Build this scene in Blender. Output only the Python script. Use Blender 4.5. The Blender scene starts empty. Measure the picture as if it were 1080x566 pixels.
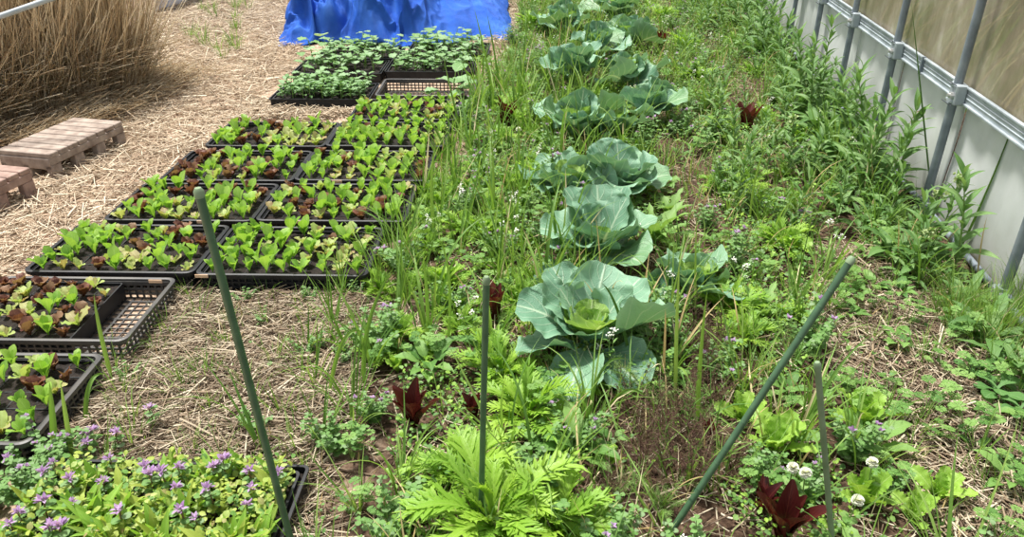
import bpy, math, random
import numpy as np
from mathutils import Vector, Matrix, noise
R = random.Random(11); NR = np.random.default_rng(5)
PI = math.pi; rad = math.radians
scene = bpy.context.scene; COL = scene.collection

# ------------------------------------------------------------------ camera geometry
CAM_H = 1.3; FOC = 800.0; PITCH = math.atan(438/800)
_s, _c = math.sin(PITCH), math.cos(PITCH)
def at(px, py, z=0.0):
    """place on the horizontal plane z that a photo position (1080x566) shows"""
    dx = (px-540)/FOC; dy = (283-py)/FOC
    d = (dx, _c+dy*_s, -_s+dy*_c); t = (CAM_H-z)/-d[2]
    return d[0]*t, d[1]*t
def at_depth(px, py, Y):
    dx = (px-540)/FOC; dy = (283-py)/FOC
    t = Y/(_c+dy*_s); return dx*t, Y, CAM_H+(-_s+dy*_c)*t
def proj(X, Y, Z=0.0):
    Z -= CAM_H; f = Y*_c-Z*_s; u = Y*_s+Z*_c
    if f < .05: return (-9999, -9999)
    return 540+FOC*X/f, 283-FOC*u/f
def poly_at(pts): return [at(*p) for p in pts]
def inside(x, y, poly):
    c = False; n = len(poly); j = n-1
    for i in range(n):
        xi, yi = poly[i]; xj, yj = poly[j]
        if (yi > y) != (yj > y) and x < (xj-xi)*(y-yi)/(yj-yi)+xi: c = not c
        j = i
    return c
def gz(x, y):
    b = 1/(1+math.exp(-(x+0.3)*9)) * (1/(1+math.exp((x-1.25)*9)))
    return 0.012*noise.noise(Vector((x*3, y*3, 0)))+0.006*noise.noise(Vector((x*11, y*11, 3)))+0.018*b

# ------------------------------------------------------------------ materials
def lin(h):
    h = h.lstrip('#'); o = []
    for i in (0, 2, 4):
        c = int(h[i:i+2], 16)/255
        o.append(c/12.92 if c <= .04045 else ((c+.055)/1.055)**2.4)
    return (*o, 1)
class NT:
    def __init__(s, name):
        s.m = bpy.data.materials.new(name); s.m.use_nodes = True
        s.t = s.m.node_tree; s.t.nodes.clear()
    def n(s, typ, ins=None, **kw):
        nd = s.t.nodes.new(typ)
        for k, v in kw.items(): setattr(nd, k, v)
        for k, v in (ins or {}).items():
            if isinstance(v, bpy.types.NodeSocket): s.t.links.new(v, nd.inputs[k])
            else: nd.inputs[k].default_value = v
        return nd
    def math(s, op, a, b=0.0, c=None):
        ins = {0: a, 1: b}
        if c is not None: ins[2] = c
        return s.n('ShaderNodeMath', ins, operation=op).outputs[0]
    def mix(s, f, a, b, blend='MIX'):
        nd = s.n('ShaderNodeMix', data_type='RGBA', blend_type=blend)
        for i, v in ((0, f), (6, a), (7, b)):
            if isinstance(v, bpy.types.NodeSocket): s.t.links.new(v, nd.inputs[i])
            else: nd.inputs[i].default_value = v
        return nd.outputs[2]
    def noise(s, scale, detail=3, vec=None, rough=.5):
        ins = {'Scale': scale, 'Detail': detail, 'Roughness': rough}
        if vec is not None: ins['Vector'] = vec
        return s.n('ShaderNodeTexNoise', ins).outputs[0]
    def ramp(s, f, stops):
        nd = s.n('ShaderNodeValToRGB', {0: f}); e = nd.color_ramp.elements
        while len(e) > 1: e.remove(e[-1])
        e[0].position = stops[0][0]; e[0].color = stops[0][1]
        for p, c in stops[1:]:
            q = e.new(p); q.color = c
        return nd.outputs[0]
    def out(s, sh, disp=None):
        o = s.n('ShaderNodeOutputMaterial'); s.t.links.new(sh, o.inputs[0]); return s.m
    def bump(s, h, strength=.3, dist=.01):
        return s.n('ShaderNodeBump', {'Height': h, 'Strength': strength, 'Distance': dist}).outputs[0]
    def attr(s):
        a = s.n('ShaderNodeAttribute', attribute_name='luv', attribute_type='GEOMETRY')
        x = s.n('ShaderNodeSeparateXYZ', {0: a.outputs['Vector']}); return x.outputs

def leaf_mat(name, a, b, vein=None, vs=.5, vn=7, rough=.5, tr=.35, rib='net', c=None, spec=.4, edge=None, bmp=.25):
    N = NT(name); u, v, r = N.attr()
    A, B = lin(a), lin(b)
    col = N.ramp(r, [(0, A), (1, B)] if c is None else [(0, A), (.55, B), (1, lin(c))])
    nz = N.noise(60, 4)
    col = N.mix(N.math('MULTIPLY', nz, .35), col, N.mix(1.0, col, (.55, .62, .5, 1), 'MULTIPLY'))
    au = N.math('ABSOLUTE', u)
    if vein:
        mid = N.math('SUBTRACT', 1.0, N.math('MULTIPLY', au, 14)); mid = N.math('MAXIMUM', mid, 0.0)
        if rib == 'net':
            q = N.math('SUBTRACT', N.math('MULTIPLY', v, vn), N.math('MULTIPLY', au, vn*.45))
            w = N.math('ABSOLUTE', N.math('SUBTRACT', N.math('FRACT', q), .5))
            sv = N.math('MAXIMUM', N.math('SUBTRACT', 1.0, N.math('MULTIPLY', w, 11)), 0.0)
            sv = N.math('MULTIPLY', sv, N.math('SUBTRACT', 1.0, N.math('MULTIPLY', au, .75)))
        else:
            w = N.math('ABSOLUTE', N.math('SUBTRACT', N.math('FRACT', N.math('MULTIPLY', u, 4)), .5))
            sv = N.math('MULTIPLY', w, .7)
        vm = N.math('MAXIMUM', mid, N.math('MULTIPLY', sv, .8))
        vm = N.math('MULTIPLY', vm, vs)
        col = N.mix(vm, col, lin(vein))
        h = N.math('ADD', nz, N.math('MULTIPLY', vm, -2))
    else: h = nz
    if edge:
        col = N.mix(N.math('MULTIPLY', N.math('POWER', au, 6), .8), col, lin(edge))
    bp = N.bump(h, bmp, .004)
    P = N.n('ShaderNodeBsdfPrincipled', {'Base Color': col, 'Roughness': rough, 'Specular IOR Level': spec, 'Normal': bp})
    T = N.n('ShaderNodeBsdfTranslucent', {'Color': N.mix(1.0, col, (1.0, 1.0, .55, 1), 'MULTIPLY')})
    M = N.n('ShaderNodeMixShader', {0: tr, 1: P.outputs[0], 2: T.outputs[0]})
    return N.out(M.outputs[0])
def plain(name, a, b=None, scale=20, rough=.6, metal=0, bmp=.2, bd=.003, spec=.5, tr=0, detail=4):
    N = NT(name); g = N.n('ShaderNodeTexCoord').outputs['Object']
    nz = N.noise(scale, detail, g)
    col = N.ramp(nz, [(.3, lin(a)), (.7, lin(b or a))])
    P = N.n('ShaderNodeBsdfPrincipled', {'Base Color': col, 'Roughness': rough, 'Metallic': metal, 'Specular IOR Level': spec,
            'Normal': N.bump(nz, bmp, bd)})
    sh = P.outputs[0]
    if tr:
        T = N.n('ShaderNodeBsdfTranslucent', {'Color': col}); sh = N.n('ShaderNodeMixShader', {0: tr, 1: sh, 2: T.outputs[0]}).outputs[0]
    return N.out(sh)
def straw_mat(name, a, b, c, tr=.15):
    N = NT(name); u, v, r = N.attr()
    col = N.ramp(r, [(0, lin(a)), (.5, lin(b)), (1, lin(c))])
    nz = N.noise(45, 3); col = N.mix(N.math('MULTIPLY', nz, .5), col, N.mix(1.0, col, (.7, .66, .62, 1), 'MULTIPLY'))
    P = N.n('ShaderNodeBsdfPrincipled', {'Base Color': col, 'Roughness': .6, 'Specular IOR Level': .3})
    T = N.n('ShaderNodeBsdfTranslucent', {'Color': col})
    return N.out(N.n('ShaderNodeMixShader', {0: tr, 1: P.outputs[0], 2: T.outputs[0]}).outputs[0])

M = {}
M['grass'] = leaf_mat('grass_blade', '#547f32', '#7ea448', '#b8d088', .25, rib='par', c='#98b660', rough=.45, tr=.4)
M['reed'] = leaf_mat('reed_blade', '#3f6427', '#557c34', '#8aa860', .25, rib='par', rough=.45, tr=.3)
M['dry'] = straw_mat('dry_blade', '#b89f6a', '#d8c796', '#ece0bd', .3)
M['mizuna'] = leaf_mat('mizuna_leaf', '#86b43a', '#a6cb4c', '#d0e490', .4, vn=9, c='#74a436', rough=.4, tr=.42)
M['lime'] = leaf_mat('lime_lettuce', '#86b242', '#a2c856', '#d0e49c', .5, vn=8, rough=.4, tr=.38)
M['cabbage'] = leaf_mat('cabbage_leaf', '#5c8a6e', '#85ae92', '#d8e9cc', .6, vn=6, c='#729c6a', rough=.4, tr=.22, spec=.5, bmp=.6, edge='#92b898')
M['heart'] = leaf_mat('cabbage_heart', '#86ae58', '#a6c66c', '#e0eec0', .7, vn=6, rough=.4, tr=.35, bmp=.5)
M['chicory'] = leaf_mat('red_chicory', '#43171a', '#6c2c24', '#8c4a3c', .4, vn=8, c='#34121a', rough=.25, tr=.28, spec=.6)
M['weed'] = leaf_mat('weed_leaf', '#52803a', '#74a04e', '#aac888', .35, vn=6, c='#8fb463', rough=.5, tr=.38)
M['henbit'] = leaf_mat('henbit_leaf', '#5e8a42', '#7aa35a', '#b0c890', .4, vn=5, c='#8aa27c', rough=.6, tr=.35)
M['aster'] = leaf_mat('aster_leaf', '#4c7438', '#6a924e', '#a4be86', .4, vn=9, c='#86a668', rough=.55, tr=.33)
M['fuzzy'] = leaf_mat('fuzzy_bud', '#a9bd86', '#c8d6a6', rough=.8, tr=.3)
M['darkweed'] = leaf_mat('round_weed_leaf', '#4c7a3a', '#648f4e', '#9dbb85', .4, vn=5, rough=.5, tr=.3)
M['lettuce'] = leaf_mat('seedling_leaf', '#8dbb46', '#a8cf5e', '#cfe59c', .4, vn=6, c='#76a83e', rough=.4, tr=.42)
M['limes'] = leaf_mat('pale_seedling_leaf', '#a8bf62', '#bdcf7c', '#dfe8b0', .4, vn=6, c='#b09a6e', rough=.45, tr=.4)
M['reds'] = leaf_mat('red_seedling_leaf', '#5c3834', '#845848', '#a87f6a', .4, vn=6, c='#98795c', rough=.4, tr=.35)
M['squash'] = leaf_mat('squash_leaf', '#5f8f48', '#7fa768', '#c4d8aa', .5, vn=6, c='#9bbb90', rough=.55, tr=.33)
M['yellow'] = leaf_mat('yellow_weed_leaf', '#a2b64a', '#bccb62', '#dde4a0', .4, vn=6, c='#88a846', rough=.45, tr=.42)
M['bronze'] = leaf_mat('bronze_frond', '#5c4038', '#74564a', '#8c6c5c', .3, c='#6c6a40', rough=.6, tr=.25)
M['stem'] = leaf_mat('green_stem', '#7da050', '#94b266', rough=.5, tr=.15)
M['stemred'] = leaf_mat('red_stem', '#80604a', '#947856', rough=.5, tr=.15)
M['flower'] = leaf_mat('purple_flower', '#b08ac4', '#cdb0d8', c='#a878b8', rough=.6, tr=.35)
M['white'] = leaf_mat('white_petal', '#e9ebe2', '#f8f8f4', rough=.6, tr=.3)
M['straw'] = straw_mat('straw_path', '#a08a74', '#d6c2a6', '#f4e9d2')
M['hay'] = straw_mat('weathered_hay', '#6a5748', '#a8957c', '#e4d8c0')
M['sheafstraw'] = straw_mat('sheaf_straw', '#b8a283', '#e0cfb0', '#faf1dc', .45)
M['plastic'] = plain('black_plastic', '#17181b', '#232529', 30, .5, bmp=.1, spec=.35)
M['plasticworn'] = plain('dusty_black_plastic', '#2e2f31', '#55524e', 9, .5, bmp=.1)
M['soil'] = plain('potting_soil', '#0d0a08', '#2c211a', 120, .95, bmp=1, bd=.01)
M['sticker'] = plain('tan_sticker', '#c9a584', '#dcc0a2', 40, .7)
M['stake'] = plain('green_stake', '#35523a', '#4a6a4c', 25, .4, bmp=.15)
M['stakegrey'] = plain('weathered_stake', '#5c7450', '#7c9070', 18, .6, bmp=.3)
M['steel'] = plain('galvanised_steel', '#8f999f', '#b2bbc0', 14, .42, metal=.1, bmp=.15)
M['steeldark'] = plain('dull_steel', '#6c7680', '#8b949c', 14, .42, metal=.15, bmp=.15)
M['clampdark'] = plain('dark_clamp_lip', '#4c5258', '#62686e', 14, .5, metal=.4)
M['bolt'] = plain('bright_bolt', '#c4c6c6', '#dcdcda', 14, .35, metal=.7)
M['palletA'] = plain('grey_pallet', '#7c6c62', '#a89a8e', 22, .85, bmp=.5)
M['palletB'] = plain('brown_pallet', '#7e665c', '#a68c80', 22, .85, bmp=.5)
M['cloth'] = plain('white_cloth', '#cfc9bf', '#e8e4da', 12, .8, bmp=.4, tr=.1)

def tarp_mat():
    N = NT('blue_tarp'); g = N.n('ShaderNodeTexCoord').outputs['Object']
    nz = N.noise(5, 5, g); col = N.ramp(nz, [(.3, lin('#1f56bc')), (.55, lin('#2c69d2')), (.75, lin('#4480e0'))])
    w1 = N.n('ShaderNodeTexWave', {'Vector': g, 'Scale': 90}, bands_direction='X').outputs[1]
    w2 = N.n('ShaderNodeTexWave', {'Vector': g, 'Scale': 90}, bands_direction='Y').outputs[1]
    P = N.n('ShaderNodeBsdfPrincipled', {'Base Color': col, 'Roughness': .58, 'Specular IOR Level': .3, 'Normal': N.bump(N.math('ADD', N.math('ADD', w1, w2), N.math('MULTIPLY', N.noise(9, 6, g, .7), 9)), .5, .006)})
    T = N.n('ShaderNodeBsdfTranslucent', {'Color': col})
    return N.out(N.n('ShaderNodeMixShader', {0: .12, 1: P.outputs[0], 2: T.outputs[0]}).outputs[0])
M['tarp'] = tarp_mat()
def panel_mat():
    N = NT('white_panel'); g = N.n('ShaderNodeNewGeometry').outputs['Position']
    a = N.noise(2.2, 6, g, .65); b = N.noise(14, 4, g)
    st = N.n('ShaderNodeVectorMath', {0: g, 1: (7, 7, .9)}, operation='MULTIPLY').outputs[0]
    s2 = N.noise(1.5, 4, st)
    col = N.ramp(a, [(.25, lin('#c2c8c6')), (.5, lin('#dde1e1')), (.75, lin('#eff2f4'))])
    z = N.n('ShaderNodeSeparateXYZ', {0: g}).outputs[2]
    low = N.n('ShaderNodeMapRange', {0: N.math('ADD', z, N.math('MULTIPLY', b, .12)), 1: .26, 2: .04}).outputs[0]
    col = N.mix(N.math('MULTIPLY', low, .55), col, lin('#8d8e72'))
    col = N.mix(N.math('MULTIPLY', s2, .3), col, lin('#b7bba9'))
    P = N.n('ShaderNodeBsdfPrincipled', {'Base Color': col, 'Roughness': .45, 'Normal': N.bump(a, .15, .01)})
    T = N.n('ShaderNodeBsdfTranslucent', {'Color': col})
    return N.out(N.n('ShaderNodeMixShader', {0: .25, 1: P.outputs[0], 2: T.outputs[0]}).outputs[0])
M['panel'] = panel_mat()
def film_mat():
    N = NT('dirty_film'); g = N.n('ShaderNodeNewGeometry').outputs['Position']
    st = N.n('ShaderNodeVectorMath', {0: g, 1: (4, 4, 1.8)}, operation='MULTIPLY').outputs[0]
    a = N.noise(1.1, 6, st, .65); b = N.noise(3.5, 5, g, .6)
    col = N.ramp(a, [(.3, lin('#79745a')), (.48, lin('#9a917a')), (.6, lin('#b3aa96')), (.72, lin('#d2ccc0'))])
    col = N.mix(N.math('MULTIPLY', N.ramp(b, [(.5, (0, 0, 0, 1)), (.7, (1, 1, 1, 1))]), .6), col, lin('#66703e'))
    P = N.n('ShaderNodeBsdfPrincipled', {'Base Color': col, 'Roughness': .3})
    T = N.n('ShaderNodeBsdfTranslucent', {'Color': col})
    m = N.n('ShaderNodeMixShader', {0: .45, 1: P.outputs[0], 2: T.outputs[0]}).outputs[0]
    C = N.n('ShaderNodeBsdfTransparent', {0: (.9, .9, .86, 1)})
    return N.out(N.n('ShaderNodeMixShader', {0: .13, 1: m, 2: C.outputs[0]}).outputs[0])
M['film'] = film_mat()
def ground_mat():
    N = NT('ground'); g = N.n('ShaderNodeNewGeometry').outputs['Position']
    big = N.noise(1.6, 5, g, .6); fine = N.noise(55, 6, g, .7); mid = N.noise(14, 5, g, .65)
    st1 = N.n('ShaderNodeVectorMath', {0: g, 1: (90, 14, 1)}, operation='MULTIPLY').outputs[0]
    st2 = N.n('ShaderNodeVectorMath', {0: g, 1: (16, 100, 1)}, operation='MULTIPLY').outputs[0]
    fib = N.math('MAXIMUM', N.noise(1, 3, st1), N.noise(1, 3, st2))
    soil = N.ramp(fine, [(.3, lin('#2a1f19')), (.5, lin('#4c3a2e')), (.7, lin('#766250'))])
    path = N.ramp(N.math('ADD', N.math('MULTIPLY', fib, .6), N.math('MULTIPLY', fine, .4)),
                  [(.38, lin('#6b5748')), (.52, lin('#a8917c')), (.64, lin('#d4c2aa'))])
    pink = N.mix(.35, path, lin('#8f6a52')); path = N.mix(N.ramp(mid, [(.45, (0, 0, 0, 1)), (.65, (1, 1, 1, 1))]), path, pink)
    x = N.n('ShaderNodeSeparateXYZ', {0: g})
    xm = N.math('ADD', x.outputs[0], N.math('MULTIPLY', N.math('SUBTRACT', big, .5), .9))
    xm = N.math('SUBTRACT', xm, N.math('MULTIPLY', x.outputs[1], .09))
    f = N.n('ShaderNodeMapRange', {0: xm, 1: -.78, 2: -.5}).outputs[0]
    col = N.mix(f, path, soil)
    far = N.n('ShaderNodeMapRange', {0: N.math('ADD', x.outputs[1], N.math('MULTIPLY', big, 2.0)), 1: 6.9, 2: 7.7}).outputs[0]
    lf = N.n('ShaderNodeMapRange', {0: x.outputs[0], 1: -1.9, 2: -2.4}).outputs[0]
    col = N.mix(N.math('MULTIPLY', N.math('MULTIPLY', far, lf), .8), col, N.ramp(fine, [(.3, lin('#4b3a30')), (.7, lin('#8a7565'))]))
    P = N.n('ShaderNodeBsdfPrincipled', {'Base Color': col, 'Roughness': .92, 'Specular IOR Level': .2,
            'Normal': N.bump(N.math('ADD', fine, fib), .7, .012)})
    return N.out(P.outputs[0])
M['ground'] = ground_mat()

# ------------------------------------------------------------------ mesh builder
class MB:
    def __init__(s): s.V = []; s.F = {3: [], 4: []}; s.n = 0; s.mats = []; s.L = []
    def mi(s, m):
        if m not in s.mats: s.mats.append(m)
        return s.mats.index(m)
    def add(s, v, f, mat, luv=None):
        v = np.asarray(v, float); f = np.asarray(f, int)
        if luv is None: luv = np.tile([0.5, .5, R.random()], (len(v), 1))
        k = f.shape[1]
        s.F[k].append((f+s.n, s.mi(mat))); s.V.append(v); s.L.append(np.asarray(luv, float)); s.n += len(v)
    def mesh(s, name, smooth=True):
        v = np.concatenate(s.V); L = np.concatenate(s.L)
        loops = []; starts = []; mi = []; pos = 0
        for k in (3, 4):
            for f, m in s.F[k]:
                loops.append(f.ravel()); starts.append(pos+np.arange(len(f))*k); mi.append(np.full(len(f), m)); pos += f.size
        loops = np.concatenate(loops); starts = np.concatenate(starts); mi = np.concatenate(mi)
        me = bpy.data.meshes.new(name)
        me.vertices.add(len(v)); me.vertices.foreach_set('co', v.astype(np.float32).ravel())
        me.loops.add(len(loops)); me.loops.foreach_set('vertex_index', loops.astype(np.int32))
        me.polygons.add(len(starts)); me.polygons.foreach_set('loop_start', starts.astype(np.int32))
        me.polygons.foreach_set('material_index', mi.astype(np.int32))
        for m in s.mats: me.materials.append(M[m])
        a = me.attributes.new('luv', 'FLOAT_VECTOR', 'POINT'); a.data.foreach_set('vector', L.astype(np.float32).ravel())
        me.update(calc_edges=True); me.validate()
        me.polygons.foreach_set('use_smooth', np.full(len(me.polygons), smooth))
        return me
def grid_faces(n, m):
    i = np.arange(n)[:, None]*(m+1)+np.arange(m)[None, :]; i = i.ravel()
    return np.stack([i, i+1, i+m+2, i+m+1], 1)
def p_lance(v): return np.clip(np.sin(PI*np.clip(v, 0, 1)**.75), .02, 1)**.9
def p_blade(v): return np.clip((1-v**3)*(.55+.45*np.minimum(v*5, 1)), .03, 1)
def p_round(v): return np.clip(np.sin(PI*np.clip(.04+.93*v, 0, 1)**1.5), .03, 1)**.6
def p_spat(v): return np.clip(.16+.0*v+.95*np.exp(-((v-.72)/.26)**2), .05, 1)*np.clip((1.02-v)*9, .05, 1)**.5
def p_cab(v):
    w = np.where(v < .22, .13, .13+.87*np.sin(PI*np.clip((v-.22)/.80, 0, 1)**.85)**.62)
    return np.clip(w, .03, 1)
def p_lobe(k, depth=.75):
    def f(v):
        saw = np.abs(((v*k) % 1)-.35)/.65
        return np.clip((.25+.75*np.sin(PI*np.clip(v, 0, 1)**1.1))*(1-depth*saw)*np.clip(v*6, .3, 1), .05, 1)
    return f
def p_frill(v): return np.clip(.18+.85*np.sin(PI*np.clip(v-.08, 0, .93)**1.25)**.8, .05, 1)
def leaf(mb, base, az, e0, e1, L, W, prof, mat, n=8, m=4, fold=.25, ruf=0., rf=3., cup=0., twist=0., bendaz=0., r=None, jag=0, pw=1.2):
    v = np.linspace(0, 1, n+1); e = e0+(e1-e0)*v**pw; a = az+bendaz*v
    d = np.stack([np.cos(a)*np.cos(e), np.sin(a)*np.cos(e), np.sin(e)], 1)
    c = np.vstack([[0, 0, 0], np.cumsum(.5*(d[1:]+d[:-1])*(L/n), 0)])+np.asarray(base)
    side = np.stack([-np.sin(a), np.cos(a), 0*a], 1); nor = np.cross(d, side)
    t = twist*v; cs, sn = np.cos(t)[:, None], np.sin(t)[:, None]
    side, nor = side*cs+nor*sn, nor*cs-side*sn
    u = np.linspace(-1, 1, m+1); w = prof(v)*W/2
    if jag: w = w*(1-jag*(np.arange(n+1) % 2))
    ph = R.random()*6.28
    U = u[None, :]; Wd = w[:, None]
    h = np.abs(U)*Wd*math.sin(fold)+cup*U*U*Wd
    if ruf: h = h+ruf*W*np.abs(U)**1.7*np.sin(2*PI*rf*v[:, None]+ph+np.sign(U)*1.7)*np.clip(Wd/(W/2), 0, 1)+ruf*.35*W*np.abs(U)**3*np.sin(2*PI*rf*2.7*v[:, None]+ph*2)
    P = c[:, None, :]+side[:, None, :]*(U*Wd*math.cos(fold))[..., None]+nor[:, None, :]*h[..., None]
    if r is None: r = R.random()
    luv = np.stack([np.broadcast_to(U, h.shape), np.broadcast_to(v[:, None], h.shape), np.full(h.shape, r)], -1)
    mb.add(P.reshape(-1, 3), grid_faces(n, m), mat, luv.reshape(-1, 3))
    return c[-1]
def tube(mb, pts, rr, mat, k=6, caps=True, r=None):
    pts = [Vector(p) for p in pts]; n = len(pts)
    if not hasattr(rr, '__len__'): rr = [rr]*n
    V = []
    ref = Vector((0, 0, 1))
    if abs((pts[-1]-pts[0]).normalized().z) > .8: ref = Vector((1, 0, 0))
    for i, p in enumerate(pts):
        d = (pts[min(i+1, n-1)]-pts[max(i-1, 0)]).normalized()
        x = d.cross(ref).normalized(); y = d.cross(x)
        for j in range(k):
            a = 2*PI*j/k; V.append(p+(x*math.cos(a)+y*math.sin(a))*rr[i])
    F = [(i*k+j, i*k+(j+1) % k, (i+1)*k+(j+1) % k, (i+1)*k+j) for i in range(n-1) for j in range(k)]
    if r is None: r = R.random()
    V = [tuple(p) for p in V]
    mb.add(V, F, mat, [(0.5, .5, r)]*len(V))
    if caps:
        for b, o in ((0, 0), ((n-1)*k, 1)):
            cv = [V[b+j] for j in range(k)]+[tuple(pts[-1] if o else pts[0])]
            mb.add(cv, [(j, (j+1) % k, k) if o else ((j+1) % k, j, k) for j in range(k)], mat, [(0.5, .5, r)]*len(cv))
def box(mb, lo, hi, mat, bev=0.0, rot=None, org=(0, 0, 0)):
    x0, y0, z0 = lo; x1, y1, z1 = hi; b = bev
    if b <= 0:
        V = [(x, y, z) for z in (z0, z1) for y in (y0, y1) for x in (x0, x1)]
        F = [(0, 2, 3, 1), (4, 5, 7, 6), (0, 1, 5, 4), (2, 6, 7, 3), (0, 4, 6, 2), (1, 3, 7, 5)]
        V = np.array(V, float)
        if rot is not None: V = V@np.array(rot).T
        mb.add(V+np.array(org), F, mat); return
    # chamfered box from bmesh
    import bmesh
    bm = bmesh.new(); bmesh.ops.create_cube(bm, size=1)
    for v in bm.verts:
        v.co = Vector(((x0+x1)/2+v.co.x*(x1-x0), (y0+y1)/2+v.co.y*(y1-y0), (z0+z1)/2+v.co.z*(z1-z0)))
    bmesh.ops.bevel(bm, geom=bm.edges[:], offset=b, segments=1, affect='EDGES')
    bmesh.ops.triangulate(bm, faces=bm.faces[:])
    bm.verts.index_update()
    V = np.array([v.co[:] for v in bm.verts]); F = [[v.index for v in f.verts] for f in bm.faces]; bm.free()
    if rot is not None: V = V@np.array(rot).T
    mb.add(V+np.array(org), F, mat)
def bulk(mb, T, F, mat, pos, yaw, scale, pitch=None, roll=None, TL=None, rnd=None):
    """many transformed copies of a small template in one mesh"""
    N = len(pos); T = np.asarray(T, float); sc = np.asarray(scale, float)
    if sc.ndim == 1: sc = np.repeat(sc[:, None], 3, 1)
    P = T[None]*sc[:, None, :]
    if roll is not None:
        c, s = np.cos(roll)[:, None], np.sin(roll)[:, None]; P = np.stack([P[..., 0], P[..., 1]*c-P[..., 2]*s, P[..., 1]*s+P[..., 2]*c], -1)
    if pitch is not None:
        c, s = np.cos(pitch)[:, None], np.sin(pitch)[:, None]; P = np.stack([P[..., 0]*c-P[..., 2]*s, P[..., 1], P[..., 0]*s+P[..., 2]*c], -1)
    c, s = np.cos(yaw)[:, None], np.sin(yaw)[:, None]; P = np.stack([P[..., 0]*c-P[..., 1]*s, P[..., 0]*s+P[..., 1]*c, P[..., 2]], -1)
    P = P+np.asarray(pos)[:, None, :]
    FF = (np.asarray(F)[None]+(np.arange(N)*len(T))[:, None, None]).reshape(-1, len(F[0]))
    TL = np.zeros((len(T), 2)) if TL is None else np.asarray(TL, float)
    L = np.concatenate([np.repeat(TL[None], N, 0), np.repeat((NR.random(N) if rnd is None else rnd)[:, None, None], len(T), 1)], -1)
    mb.add(P.reshape(-1, 3), FF, mat, L.reshape(-1, 3))
STRAW_T = [(x, .5*math.cos(a)+.9*(0.25-(x)**2), .5*math.sin(a)+.3*(.25-x*x)) for x in (-.5, -.17, .17, .5) for a in (0, 2.09, 4.19)]
STRAW_F = [(i*3+j, i*3+(j+1) % 3, i*3+3+(j+1) % 3, i*3+3+j) for i in range(3) for j in range(3)]
LF_T = [(0, 0, 0), (.35, .42, .08), (.35, 0, 0), (.35, -.42, .08), (.75, .38, .02), (.8, 0, -.04), (.75, -.38, .02), (1, 0, -.12)]
LF_F = [(0, 2, 1), (0, 3, 2), (1, 2, 5), (1, 5, 4), (2, 3, 6), (2, 6, 5), (4, 5, 7), (5, 6, 7)]
LF_L = [(0, 0), (1, .35), (0, .35), (-1, .35), (1, .75), (0, .8), (-1, .75), (0, 1)]

# ------------------------------------------------------------------ objects
def link(name, me, parent=None, loc=(0, 0, 0), rz=0., sc=1., tilt=(0, 0)):
    o = bpy.data.objects.new(name, me); COL.objects.link(o)
    o.location = loc; o.rotation_euler = (tilt[0], tilt[1], rz); o.scale = (sc,)*3 if not hasattr(sc, '__len__') else sc
    if parent: o.parent = parent
    return o
def tag(o, label=None, cat=None, group=None, kind=None):
    if label: o['label'] = label
    if cat: o['category'] = cat
    if group: o['group'] = group
    if kind: o['kind'] = kind
    return o
def place(kind, loc, rz=0., sc=1., label=None, cat=None, group=None, tilt=(0, 0)):
    """kind = (name, own mesh or None, [(part name, mesh, [(subpart, mesh)...], part label)])"""
    name, me, parts = kind
    o = link(name, me, None, loc, rz, sc, tilt); tag(o, label, cat, group)
    for p in parts:
        c = link(p[0], p[1], o)
        if len(p) > 3 and p[3]: c['label'] = p[3]
        for q in (p[2] if len(p) > 2 else []): link(q[0], q[1], c)
    return o

# ================================================================== SETTING
def build_ground():
    mb = MB(); nx, ny = 260, 320; X = np.linspace(-6, 5.5, nx+1); Y = np.linspace(-1.5, 14, ny+1)
    V = [(x, y, gz(x, y)) for y in Y for x in X]
    mb.add(V, grid_faces(ny, nx), 'ground')
    o = link('ground', mb.mesh('ground')); o['kind'] = 'structure'
build_ground()
def wx(Y): return 1.63+.129*(Y-2.31)
WD = Vector((.129, 1, 0)).normalized(); WN = Vector((-WD.y, WD.x, 0))   # WN points into the tunnel
POSTS = [1.39, 2.12, 2.85, 3.58, 4.31, 5.04, 5.77, 6.50, 7.23, 7.96, 8.69]
def wp(Y, off=0., z=0.): return Vector((wx(Y), Y, z))+WN*off
def wrot(): return [[WD.x, WN.x, 0], [WD.y, WN.y, 0], [0, 0, 1]]
LEN = 8.1
def along(mb, Y0, Y1, off0, off1, z0, z1, mat, bev=0.):
    o = wp(Y0, 0, 0); L = (wp(Y1)-o).length
    box(mb, (0, off0, z0), (L, off1, z1), mat, bev, wrot(), o)
for i in range(len(POSTS)-1):
    mb = MB(); y0, y1 = POSTS[i]+.0, POSTS[i+1]-.004
    # gently wavy board with a folded seam next to the post
    n, m = 24, 14; o = wp(y0); L = (wp(y1)-o).length; V = []
    for a in range(m+1):
        z = -.03+.555*a/m
        for b in range(n+1):
            s = L*b/n; off = -.045+.006*math.sin(b*.9+i)+.008*noise.noise(Vector((s*4+i*3, z*4, 0)))
            p = o+WD*s+WN*off; V.append((p.x, p.y, z))
    mb.add(V, grid_faces(m, n), 'panel')
    ob = link('wall_right', mb.mesh('wall_right')); ob['kind'] = 'structure'
    ob.modifiers.new('t', 'SOLIDIFY').thickness = .006
mb = MB()
V = []; n = 120; m = 26; o = wp(POSTS[0]); L = (wp(POSTS[-1])-o).length
for a in range(m+1):
    t = a/m; z = .5+1.35*t; ins = .0
    for b in range(n+1):
        s = L*b/n; p = o+WD*s+WN*(-.03+ins+.012*noise.noise(Vector((s*2.5, z*2, 5)))); V.append((p.x, p.y, z))
mb.add(V, grid_faces(m, n), 'film')
ob = link('wall_right_upper', mb.mesh('wall_right_upper')); ob['kind'] = 'structure'
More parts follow.
